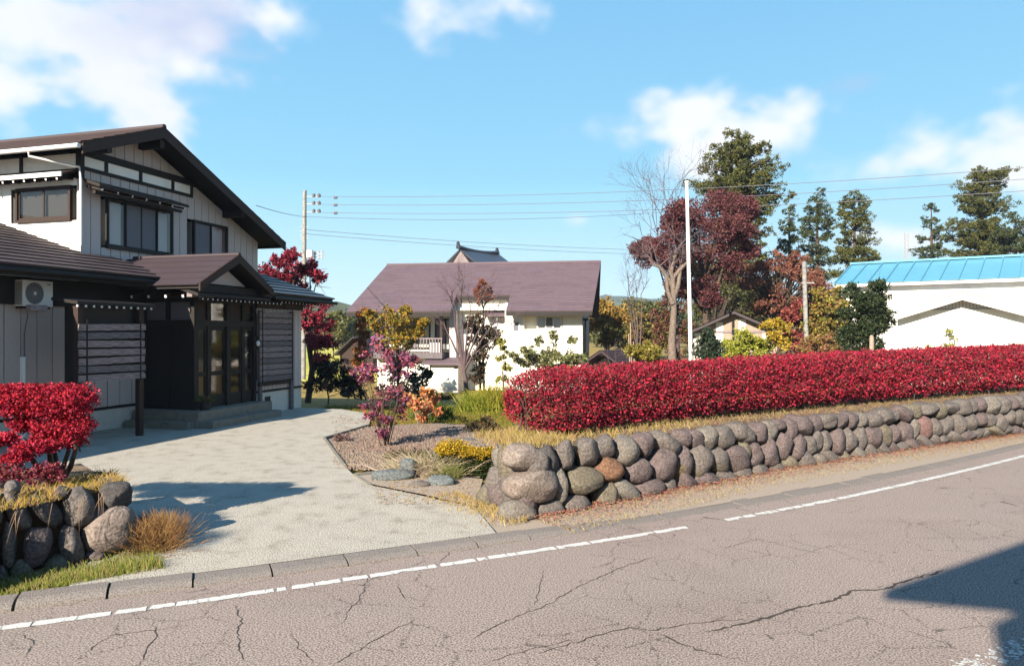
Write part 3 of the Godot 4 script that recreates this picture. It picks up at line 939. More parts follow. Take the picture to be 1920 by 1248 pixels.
	bxp(en, "door_curtain", -2.56, -2.22, 0.75, 2.3, -0.2, -0.19, M.slat_wood)
	for e in [[-1.4, -0.8], [-0.7, -0.12]]:
		bxp(en, "side_pane", dx0 - 0.01, dx0 - 0.004, 2.5, 2.92, e[0], e[1], M.slat_wood_dark)
		bxp(en, "side_board", dx0 - 0.02, dx0 + 0.02, 0.42, 2.36, e[0] - 0.03, e[1] + 0.03, M.dark_wood)
	# right corner
	siding(h, "siding_panel", M.siding, dx1 + 0.06, 0.0, 0.68, func(_x: float) -> float: return 3.15, -0.02, 0.022, 0.18, [[-2.0, -0.65, 0.95, 2.7]])
	siding(h, "siding_panel", M.siding, -8.0, -0.022, 0.68, func(_z: float) -> float: return 3.15, -0.02, 0.02, 0.3, [], true)
	bxp(h, "foundation", dx1 + 0.06, -0.01, -0.05, 0.62, -0.3, 0.0, M.foundation)
	bxp(h, "base_flashing", dx1 + 0.06, 0.02, 0.62, 0.68, -0.3, 0.025, M.dark_wood)
	bxp(h, "eave_beam", dx1, 0.02, 2.85, 3.1, 0.004, 0.06, M.dark_wood)
	for e in [[-2.0, -1.55], [-1.45, -1.0], [-0.9, -0.3]]:
		bxp(h, "eave_panel", e[0], e[1], 2.88, 3.06, 0.061, 0.07, M.brown_wood)
	bxp(h, "vent_opening", -1.75, -1.5, 0.3, 0.5, 0.0, 0.008, M.black)
	bxp(h, "window_box", -2.0, -0.62, 0.95, 2.7, -0.2, -0.03, M.room)
	var guard := Node3D.new()
	guard.name = "snow_guard"
	h.add_child(guard)
	for i in 12:
		var y := 0.92 + 0.154 * i
		var mb := MB.new()
		var q := []
		for e in [0.1, 0.125]:
			q += [Vector3(-2.12, y + rr.randf_range(0, 0.01), e), Vector3(-0.62 + rr.randf_range(-0.05, 0.05), y + rr.randf_range(0, 0.01), e), Vector3(-0.62, y + 0.128 + rr.randf_range(0, 0.01), e), Vector3(-2.12, y + 0.128 + rr.randf_range(0, 0.01), e)]
		mb.hexa(q)
		part(guard, "slat", mb, M.slat_wood if i % 3 else M.slat_wood_dark)
	for x in [-2.02, -0.66]:
		bxp(guard, "batten", x - 0.012, x + 0.012, 0.9, 2.85, 0.127, 0.142, M.dark_wood)
	bxp(guard, "post", -0.66, -0.54, 0.0, 2.8, 0.03, 0.098, M.slat_wood_dark)
	bxp(guard, "post", -2.08, -1.98, 0.0, 2.8, 0.03, 0.098, M.slat_wood_dark)
	bxp(guard, "sill_beam", -2.1, -0.55, 0.8, 0.9, 0.03, 0.098, M.dark_wood)
	# porch gable and the pent roof round the entrance
	var pe := 3.22
	var pf := 0.62
	var ph := Vector3(-3.8, 4.02, 0.72)
	var pr := MB.new()
	pr.slab(Vector3(-5.1, pe + 0.06, pf + 0.1), Vector3(-5.1, pe + 0.06, -2.48), Vector3(ph.x, ph.y, -2.48), ph, Vector3(0, -0.1, 0))
	pr.slab(Vector3(-2.5, pe + 0.06, pf + 0.1), Vector3(-2.5, pe + 0.06, -2.48), Vector3(ph.x, ph.y, -2.48), ph, Vector3(0, -0.1, 0))
	var porch := part(h, "porch_roof", pr, M.dark_wood)
	roof_face(porch, Vector3(-5.16, pe + 0.03, -2.48), Vector3(-5.16, pe + 0.03, pf + 0.1), Vector3(ph.x, ph.y + 0.012, -2.48), Vector3(ph.x, ph.y + 0.012, ph.z), 5, 0.9, M.slate, 31, true, 0.02, 0.06)
	roof_face(porch, Vector3(-2.5, pe + 0.07, pf + 0.1), Vector3(-2.5, pe + 0.07, -2.48), Vector3(ph.x, ph.y + 0.012, ph.z), Vector3(ph.x, ph.y + 0.012, -2.48), 5, 0.9, M.slate, 32, true, 0.02, 0.06)
	var pb := MB.new()
	for x in [-5.14, -2.46]:
		pb.hexa([Vector3(x, pe - 0.1, pf + 0.11), Vector3(x, pe + 0.08, pf + 0.11), Vector3(x, pe + 0.08, pf + 0.155), Vector3(x, pe - 0.1, pf + 0.155), Vector3(ph.x, ph.y - 0.17, pf + 0.11), Vector3(ph.x, ph.y + 0.04, pf + 0.11), Vector3(ph.x, ph.y + 0.04, pf + 0.155), Vector3(ph.x, ph.y - 0.17, pf + 0.155)])
	part(porch, "bargeboard", pb, M.brown_wood)
	var tri := MB.new()
	tri.hexa([Vector3(-4.6, pe + 0.12, 0.3), Vector3(-3.0, pe + 0.12, 0.3), Vector3(-3.78, 3.75, 0.3), Vector3(-3.82, 3.75, 0.3), Vector3(-4.6, pe + 0.12, 0.33), Vector3(-3.0, pe + 0.12, 0.33), Vector3(-3.78, 3.75, 0.33), Vector3(-3.82, 3.75, 0.33)])
	part(porch, "gable_panel", tri, M.siding)
	bxp(porch, "gable_beam", -5.0, -2.6, pe - 0.1, pe + 0.08, 0.28, 0.45, M.dark_wood)
	var pc := MB.new()
	pc.tube([ph + Vector3(0, 0.03, 0.05), Vector3(ph.x, ph.y + 0.03, -2.3)], [0.05, 0.05], 8)
	part(porch, "ridge_cap", pc, M.slate)
	var pt := MB.new()
	pt.slab(Vector3(-5.05, pe - 0.14, pf + 0.02), Vector3(-2.4, pe - 0.14, pf + 0.02), Vector3(-2.4, pe + 0.04, 0.05), Vector3(-5.05, pe + 0.04, 0.05), Vector3(0, -0.07, 0))
	part(porch, "porch_eave", pt, M.dark_wood)
	rafters(porch, Vector3(-4.85, pe - 0.26, pf - 0.02), Vector3(-1.9, pe - 0.26, pf - 0.02), 0.16, Vector3(0, 0.1, -0.5), 0.035)
	rafters(porch, Vector3(-5.0, pe - 0.2, -1.2), Vector3(-5.0, pe - 0.2, 0.2), 0.45, Vector3(0.5, 0.1, 0), 0.06)
	bxp(porch, "bracket_beam", -5.02, -4.3, pe - 0.22, pe - 0.08, 0.32, 0.46, M.slat_wood)
	var tr2 := MB.new()
	var ec := hit(H, 613, 558, 1, 3.2)
	tr2.slab(Vector3(-2.7, 3.22, 0.6), Vector3(0.72, 3.2, 0.6), Vector3(-0.1, 4.3, -2.48), Vector3(-2.7, 4.3, -2.48), Vector3(0, -0.1, 0))
	tr2.slab(Vector3(0.72, 3.2, 0.6), Vector3(0.72, 3.2, -9.0), Vector3(-0.1, 4.3, -9.0), Vector3(-0.1, 4.3, -2.48), Vector3(0, -0.1, 0))
	var tile := part(h, "tiled_roof", tr2, M.dark_wood)
	roof_face(tile, Vector3(-2.5, 3.22, 0.64), Vector3(0.76, 3.2, 0.64), Vector3(-2.5, 4.31, -2.48), Vector3(-0.08, 4.31, -2.48), 10, 0.28, M.black_tile, 33, true, 0.035, 0.25)
	roof_face(tile, Vector3(0.76, 3.2, 0.64), Vector3(0.76, 3.2, -9.0), Vector3(-0.08, 4.31, -2.48), Vector3(-0.08, 4.31, -9.0), 4, 0.28, M.black_tile, 34, true, 0.035, 0.25)
	gutter(tile, Vector3(-2.3, 3.1, 0.68), Vector3(0.8, 3.08, 0.68), M.black, 0.045)
	rafters(tile, Vector3(-1.7, 3.02, 0.5), Vector3(0.3, 3.0, 0.5), 0.16, Vector3(0, 0.1, -0.44), 0.035)
	# steps
	var st := Node3D.new()
	st.name = "steps"
	h.add_child(st)
	bxp(st, "landing", -4.75, -2.0, 0.0, 0.42, -1.4, 0.4, M.gutter)
	bxp(st, "step", -4.7, -2.1, 0.0, 0.21, 0.401, 0.75, M.gutter)
	bxp(st, "step", -5.0, -4.751, 0.0, 0.21, -1.4, 0.3, M.gutter)
	# wall lamps by the door
	for p in [[Vector3(-4.62, 1.95, -1.46)], [Vector3(-2.2, 1.95, 0.03)]]:
		var lb := MB.new()
		lb.box(p[0].x - 0.07, p[0].x + 0.07, p[0].y - 0.16, p[0].y + 0.16, p[0].z - 0.02, p[0].z + 0.02)
		var lamp := part(h, "wall_lamp", lb, M.black)
		var gl := MB.new()
		gl.ball(p[0] + Vector3(0, -0.02, 0.09), Vector3(0.05, 0.08, 0.05))
		part(lamp, "globe", gl, M.white_metal)
	# air conditioner hung on the wing wall
	var ac := thing("air_conditioner", "white air conditioner outdoor unit hung high on the house wall", "air conditioner", H * Transform3D(Basis().scaled(Vector3(0.8, 0.9, 0.85)), Vector3(-7.3, 2.72, -1.34)))
	var ab := MB.new()
	ab.box(-0.4, 0.4, 0.0, 0.56, -0.14, 0.14)
	part(ac, "casing", ab, M.white_metal)
	for i in 9:
		var z := -0.12 + i * 0.028
		bxp(ac, "side_fin", -0.415, -0.4005, 0.03, 0.53, z, z + 0.012, M.grey_metal)
	var fan := MB.new()
	fan.tube([Vector3(-0.1, 0.28, 0.1405), Vector3(-0.1, 0.28, 0.15)], [0.235, 0.235], 28)
	var grille := part(ac, "fan_opening", fan, M.screen)
	var gr := MB.new()
	for i in 20:
		var an := TAU * i / 20.0
		gr.bar(Vector3(-0.1, 0.28, 0.158) + Vector3(cos(an), sin(an), 0) * 0.04, Vector3(-0.1, 0.28, 0.158) + Vector3(cos(an + 0.35), sin(an + 0.35), 0) * 0.225, 0.005, 0.005, Vector3(0, 0, 1))
	for rad in [0.09, 0.14, 0.19, 0.23]:
		for i in 24:
			var a0 := TAU * i / 24.0
			var a1 := TAU * (i + 1) / 24.0
			gr.bar(Vector3(-0.1, 0.28, 0.162) + Vector3(cos(a0), sin(a0), 0) * rad, Vector3(-0.1, 0.28, 0.162) + Vector3(cos(a1), sin(a1), 0) * rad, 0.005, 0.005, Vector3(0, 0, 1))
	part(grille, "guard", gr, M.grey_metal)
	var hub := MB.new()
	hub.tube([Vector3(-0.1, 0.28, 0.15), Vector3(-0.1, 0.28, 0.17)], [0.04, 0.035], 14)
	part(grille, "hub", hub, M.white_metal)
	bxp(ac, "badge", 0.24, 0.34, 0.485, 0.505, 0.1405, 0.143, M.black)
	for x in [-0.3, 0.3]:
		bxp(ac, "bracket", x - 0.02, x + 0.02, -0.05, 0.0, -0.17, 0.15, M.brown_wood)
	var hose := MB.new()
	hose.tube([Vector3(-0.1, 0.0, -0.05), Vector3(-0.1, -0.2, -0.06), Vector3(-0.14, -0.6, -0.11), Vector3(-0.13, -2.4, -0.12)], [0.014, 0.014, 0.014, 0.014], 6)
	part(ac, "drain_hose", hose, M.slat_wood)
	# potted plant on the steps
	var pot := thing("potted_plant", "small leafy plant in a dark pot on the porch landing", "plant", H * here(Vector3(-4.3, 0.42, 0.2)))
	var pm := MB.new()
	pm.tube([Vector3(0, 0, 0), Vector3(0, 0.18, 0)], [0.1, 0.14], 12)
	part(pot, "pot", pm, M.black)
	var lf := MB.new()
	var r2 := rng_of(77)
	for i in 90:
		var d := Vector3(r2.randf_range(-1, 1), r2.randf_range(0.1, 1), r2.randf_range(-1, 1)).normalized()
		lf.blade(Vector3(0, 0.17, 0) + d * 0.03, Vector3(0, 0.17, 0) + d * r2.randf_range(0.15, 0.33), 0.012, Color(0.1, 0.11, 0.03))
	part(pot, "foliage", lf, M.leaf)

# ---------------------------------------------------------------- the white house with the brown roof
func make_middle_house() -> void:
	var h := thing("white_house", "white two-storey house under a broad brown roof beyond the garden", "house", MH)
	var zf := 3.9
	var ry := 7.6
	var ey := 4.5
	var ez := 4.75
	var ca := hit(MH, 857, 560, 2, 3.2).x
	var cb := hit(MH, 957, 560, 2, 3.2).x
	var x0 := -0.35
	var x1 := 13.15
	var slope := (ry - ey) / ez
	var up := func(z: float) -> float: return ry - slope * z
	var cz := 3.3
	var core := MB.new()
	var wr := hit(MH, 1092, 600, 2, zf).x
	core.box(0.4, ca, -0.3, 4.6, -3.6, 1.6)
	core.box(ca, cb, -0.3, 4.6, -3.6, 2.7)
	core.box(cb, wr - 0.02, -0.3, 4.6, -3.6, zf - 0.34)
	core.hexa([Vector3(0.4, 4.6, -3.6), Vector3(wr - 0.02, 4.6, -3.6), Vector3(wr - 0.02, 4.6, 3.5), Vector3(0.4, 4.6, 3.5), Vector3(0.4, 7.0, -0.4), Vector3(wr - 0.02, 7.0, -0.4), Vector3(wr - 0.02, 7.0, 0.4), Vector3(0.4, 7.0, 0.4)])
	part(h, "frame", core, M.cream)
	var rf := MB.new()
	var faces := [[x0 - 0.8, ca, ez, x0, ca], [ca, cb, cz, ca, cb], [cb, x1 - 0.3, ez, cb, x1]]      # eave from, to, reach, ridge from, to
	for e in faces:
		rf.slab(Vector3(e[0], up.call(e[2]), e[2]), Vector3(e[1], up.call(e[2]), e[2]), Vector3(e[4], ry, 0), Vector3(e[3], ry, 0), Vector3(0, -0.16, 0))
	rf.slab(Vector3(x0 - 0.8, ey, -ez), Vector3(x1 - 0.3, ey, -ez), Vector3(x1, ry, 0), Vector3(x0, ry, 0), Vector3(0, -0.16, 0))
	var roof := part(h, "roof", rf, M.brown_roof)
	var k := 0
	for e in faces:
		k += 1
		roof_face(roof, Vector3(e[0], up.call(e[2]) + 0.01, e[2] + 0.02), Vector3(e[1], up.call(e[2]) + 0.01, e[2] + 0.02), Vector3(e[3], ry + 0.01, 0), Vector3(e[4], ry + 0.01, 0), int(round(e[2] * 4.4)), 0.9, M.brown_roof, 40 + k, false, 0.03, 0.13)
		bxp(roof, "fascia", e[0] + 0.01, e[1] - 0.01, up.call(e[2]) - 0.26, up.call(e[2]) - 0.03, e[2] + 0.045, e[2] + 0.075, M.dark_wood)
	var rc := MB.new()
	rc.tube([Vector3(x0, ry + 0.03, 0), Vector3(x1, ry + 0.03, 0)], [0.08, 0.08], 8)
	part(roof, "ridge_cap", rc, M.brown_roof)
	# right part of the front: bright wall with windows
	var win := hit(MH, 1008, 594, 2, zf)
	var win2 := hit(MH, 1052, 617, 2, zf)
	siding(h, "wall_panel", M.cream, cb - 0.2, wr, 0.3, func(_x: float) -> float: return 5.0, zf - 0.3, 0.3, 1.0, [[win.x, win2.x, win2.y, win.y]], false, 0.004)
	window(h, win.x, win2.x, win2.y, win.y, zf - 0.1, 1.0, ["curtain", "screen", "curtain"], M.white_metal)
	bxp(h, "foundation", cb - 0.2, wr, -0.6, 0.3, zf - 0.3, zf - 0.03, M.foundation)
	siding(h, "wall_panel", M.siding, -3.4, zf - 0.3, -0.3, func(z: float) -> float: return 7.3 - slope * absf(z), wr, 0.02, 0.45, [], true, 0.02)
	var sg := MB.new()
	sg.box(wr + 0.02, wr + 0.3, 4.0, 4.12, 3.0, 3.9)
	sg.tube([Vector3(wr + 0.16, 4.05, 3.7), Vector3(wr + 0.14, 3.7, 3.5), Vector3(wr + 0.12, 0.2, 3.5)], [0.05, 0.05, 0.05], 8)
	part(h, "downpipe", sg, M.black)
	var pipe := MB.new()
	pipe.tube([Vector3(hit(MH, 932, 600, 2, zf + 0.03).x, 4.2, zf + 0.03), Vector3(hit(MH, 932, 600, 2, zf + 0.03).x, 3.3, zf + 0.03)], [0.03, 0.03], 6)
	part(h, "vent_pipe", pipe, M.grey_metal)
	# centre: higher wall set under the cut-back eave, little roof over its window
	siding(h, "wall_panel", M.cream, ca + 0.05, cb - 0.2, 0.0, func(_x: float) -> float: return 5.35, 2.75, 0.3, 0.9, [], false, 0.004)
	var cr := MB.new()
	var a1 := hit(MH, 905, 588, 2, 3.7).x
	cr.slab(Vector3(a1, 4.32, 3.75), Vector3(cb + 0.5, 4.32, 3.75), Vector3(cb + 0.5, 4.55, 3.0), Vector3(a1, 4.55, 3.0), Vector3(0, -0.08, 0))
	part(h, "window_canopy", cr, M.brown_roof)
	window(h, a1 + 0.5, cb - 0.35, 2.9, 4.15, 3.06, 1.0, ["frosted", "curtain"], M.white_metal)
	var sw := hit(MH, 962, 600, 2, zf + 0.01)
	window(h, sw.x, sw.x + 0.35, 3.35, 3.95, zf + 0.01, 1.0, ["screen"], M.white_metal)
	bxp(h, "side_wall", ca - 0.35, ca + 0.05, 1.9, 4.6, 1.9, 3.7, M.siding)
	# left part: shaded upper wall behind a balcony, lower storey in front
	siding(h, "wall_panel", M.cream, 0.4, ca - 0.35, 1.9, func(_x: float) -> float: return 4.75, 1.9, 0.1, 0.8, [], false, 0.004)
	window(h, 1.6, 3.0, 2.4, 4.1, 2.02, 1.0, ["screen", "curtain"], M.black)
	window(h, 3.4, 4.6, 2.3, 4.1, 2.02, 1.0, ["screen", "curtain"], M.black)
	bxp(h, "post", hit(MH, 827, 600, 2, 4.3).x - 0.07, hit(MH, 827, 600, 2, 4.3).x + 0.07, 1.9, 4.75, 4.2, 4.34, M.brown_wood)
	var b0 := hit(MH, 700, 655, 2, 4.4).x
	var b1 := hit(MH, 829, 655, 2, 4.4).x
	var bal := Node3D.new()
	bal.name = "balcony"
	h.add_child(bal)
	bxp(bal, "floor", b0, b1, 1.85, 2.2, 2.0, 4.42, M.slat_wood_dark)
	bxp(bal, "rail", b0, b1, 2.95, 3.02, 4.36, 4.42, M.slat_wood)
	for i in 24:
		var x := b0 + 0.05 + (b1 - b0 - 0.1) * i / 23.0
		bxp(bal, "baluster", x - 0.025, x + 0.025, 2.2, 2.95, 4.37, 4.41, M.slat_wood)
	bxp(bal, "condenser_unit", b1 - 0.75, b1 - 0.1, 2.2, 2.75, 3.9, 4.2, M.white_metal)
	var lr := MB.new()
	var l0 := hit(MH, 790, 664, 2, 4.9).x
	var l1 := hit(MH, 872, 664, 2, 4.9).x
	lr.slab(Vector3(l0, 1.62, 5.0), Vector3(l1, 1.62, 5.0), Vector3(l1, 1.95, 3.5), Vector3(l0, 1.95, 3.5), Vector3(0, -0.1, 0))
	part(h, "lower_roof", lr, M.brown_roof)
	siding(h, "wall_panel", M.cream, 0.4, l0 + 0.2, -0.2, func(_x: float) -> float: return 1.86, 3.6, 0.3, 0.9, [], false, 0.004)
	var g0 := hit(MH, 806, 700, 2, 4.7).x
	var g1 := hit(MH, 858, 700, 2, 4.7).x
	var gy0 := hit(MH, 806, 691, 2, 4.7).y
	siding(h, "wall_panel", M.cream, g0, g1, 0.28, func(_x: float) -> float: return 1.55, 4.4, 0.3, 0.85, [[g0 + 0.1, g1 - 0.25, gy0, 1.45]], false, 0.004)
	window(h, g0 + 0.12, g1 - 0.27, gy0 + 0.04, 1.42, 4.62, 1.0, ["screen", "screen"], M.white_metal)
	bxp(h, "foundation", g0, g1, -0.4, 0.28, 4.4, 4.68, M.foundation)
	bxp(h, "side_wall", g1, g1 + 0.02, -0.2, 1.6, 3.6, 4.68, M.siding)
	bxp(h, "side_wall", g1, ca + 0.1, -0.3, 2.0, 3.3, 3.5, M.cream)

# ---------------------------------------------------------------- the blue-roofed building and its white gabled annex
func make_blue_house() -> void:
	var bt := Transform3D(RH.basis, Vector3(17.4, 0, -38.0))
	var b := thing("blue_roof_building", "long white building with a bright blue ribbed metal roof", "building", bt)
	var e0 := hit(bt, 1566, 533, 2, 0.6)
	var ey := e0.y
	var r0 := hit(bt, 1592, 497, 2, -2.4)
	var ryy := r0.y
	var x1 := e0.x + 19.0
	var rf := MB.new()
	rf.slab(Vector3(e0.x, ey, 0.6), Vector3(x1, ey, 0.6), Vector3(x1, ryy, -2.4), Vector3(e0.x + 0.4, ryy, -2.4), Vector3(0, -0.06, 0))
	rf.slab(Vector3(e0.x, ey, -5.4), Vector3(x1, ey, -5.4), Vector3(x1, ryy, -2.4), Vector3(e0.x + 0.4, ryy, -2.4), Vector3(0, -0.06, 0))
	var roof := part(b, "roof", rf, M.grey_metal)
	var n := 24
	for i in n:
		var a0 := e0.x + (x1 - e0.x) * i / n + 0.03
		var a1 := e0.x + (x1 - e0.x) * (i + 1) / n - 0.03
		var k := 0.4 * (1.0 - float(i) / n)
		var k1 := 0.4 * (1.0 - float(i + 1) / n)
		var p := MB.new()
		p.slab(Vector3(a0, ey + 0.03, 0.66), Vector3(a1, ey + 0.03, 0.66), Vector3(a1 + k1, ryy + 0.03, -2.4), Vector3(a0 + k, ryy + 0.03, -2.4), Vector3(0, -0.02, 0))
		part(roof, "roof_panel", p, M.blue_metal)
		var s := MB.new()
		s.bar(Vector3(a0 - 0.03, ey + 0.06, 0.68), Vector3(a0 - 0.03 + k, ryy + 0.06, -2.4), 0.05, 0.09)
		part(roof, "roof_rib", s, M.blue_metal)
	var rc := MB.new()
	rc.bar(Vector3(e0.x + 0.3, ryy + 0.08, -2.4), Vector3(x1, ryy + 0.08, -2.4), 0.3, 0.1)
	part(roof, "ridge_cap", rc, M.blue_metal)
	bxp(roof, "eave_board", e0.x, x1, ey - 0.16, ey - 0.02, 0.56, 0.63, M.white_metal)
	siding(b, "wall_panel", M.plaster, e0.x + 0.5, x1 - 0.3, 0.0, func(_x: float) -> float: return ey + 0.05, 0.0, 0.15, 1.8, [], false, 0.006)
	bxp(b, "wall_core", e0.x + 0.5, x1 - 0.3, 0.0, ey + 0.05, -5.0, -0.01, M.plaster)
	# annex
	var a := thing("white_annex", "white windowless annex with a shallow gable edged by broad white boards", "building", RH)
	var pk := hit(RH, 1805, 547, 2, 0.5)
	var lf := hit(RH, 1674, 588, 2, 0.5)
	var half := pk.x - lf.x
	var rx := pk.x + half
	var ar := MB.new()
	for s in [-1.0, 1.0]:
		ar.slab(Vector3(pk.x + s * half, lf.y, 0.5), Vector3(pk.x + s * half, lf.y, -7.0), Vector3(pk.x, pk.y, -7.0), Vector3(pk.x, pk.y, 0.5), Vector3(0, -0.08, 0))
	var aroof := part(a, "roof", ar, M.grey_metal)
	var edge := MB.new()
	for s in [-1.0, 1.0]:
		edge.slab(Vector3(pk.x + s * (half + 0.05), lf.y + 0.06, 0.55), Vector3(pk.x + s * (half + 0.05), lf.y + 0.06, -7.0), Vector3(pk.x, pk.y + 0.1, -7.0), Vector3(pk.x, pk.y + 0.1, 0.58), Vector3(0, -0.09, 0))
	part(aroof, "roof_edging", edge, M.grey_metal)
	var bb := MB.new()
	for s in [-1.0, 1.0]:
		bb.hexa([Vector3(pk.x + s * half, lf.y - 0.3, 0.5), Vector3(pk.x + s * half, lf.y + 0.03, 0.5), Vector3(pk.x, pk.y + 0.05, 0.5), Vector3(pk.x, pk.y - 0.32, 0.5), Vector3(pk.x + s * half, lf.y - 0.3, 0.54), Vector3(pk.x + s * half, lf.y + 0.03, 0.54), Vector3(pk.x, pk.y + 0.05, 0.54), Vector3(pk.x, pk.y - 0.32, 0.54)])
	part(aroof, "bargeboard", bb, M.white_metal)
	var sl := (pk.y - lf.y) / half
	var wy := hit(RH, 1805, 578, 2, 0.0).y
	var wl := hit(RH, 1683, 640, 2, 0.0).x
	var wr := 2.0 * pk.x - wl
	bxp(a, "wall", wl, wr, -0.1, wy - 0.04, -6.8, 0.0, M.plaster)
	bxp(a, "wall_trim", wl - 0.01, wr + 0.01, wy - 0.04, wy, -0.02, 0.03, M.grey_metal)
	siding(a, "gable_slat", M.white_metal, pk.x - half * 0.72, pk.x + half * 0.72, wy, func(x: float) -> float: return pk.y - 0.14 - sl * absf(x - pk.x), -0.05, 0.04, 0.12, [], false, 0.02)
	bxp(a, "gable_back", pk.x - 1.2, pk.x + 1.2, wy, wy + 0.25, -0.12, -0.08, M.grey_metal)
	bxp(a, "wall_base", wl - 0.01, wr, -0.1, hit(RH, 1750, 655, 2, 0.02).y, -0.01, 0.02, M.foundation)

func gable_shed(called: String, label: String, tr: Transform3D, w: float, d: float, ey: float, py: float, wall: Material, roofm: Material) -> Node3D:
	var h := thing(called, label, "building", tr)
	bxp(h, "wall", -w / 2, w / 2, -0.3, ey, -d, 0, wall)
	var g := MB.new()
	g.hexa([Vector3(-w / 2, ey, 0), Vector3(w / 2, ey, 0), Vector3(0.02, py - 0.1, 0), Vector3(-0.02, py - 0.1, 0), Vector3(-w / 2, ey, -d), Vector3(w / 2, ey, -d), Vector3(0.02, py - 0.1, -d), Vector3(-0.02, py - 0.1, -d)])
	part(h, "gable", g, wall)
	var r := MB.new()
	var drop := (py - ey) * 0.12
	for s in [-1.0, 1.0]:
		r.slab(Vector3(s * w * 0.56, ey - drop, 0.5), Vector3(s * w * 0.56, ey - drop, -d - 0.5), Vector3(0, py, -d - 0.5), Vector3(0, py, 0.5), Vector3(0, -0.12, 0))
	var ro := part(h, "roof", r, roofm)
	for s in [-1.0, 1.0]:
		var el := Vector3(s * w * 0.57, ey - drop, 0.52)
		var er := Vector3(s * w * 0.57, ey - drop, -d - 0.52)
		roof_face(ro, el, er, Vector3(0, py + 0.01, 0.52), Vector3(0, py + 0.01, -d - 0.52), 9, 0.4, roofm, 60 + int(s), false, 0.04, 0.15)
	return h

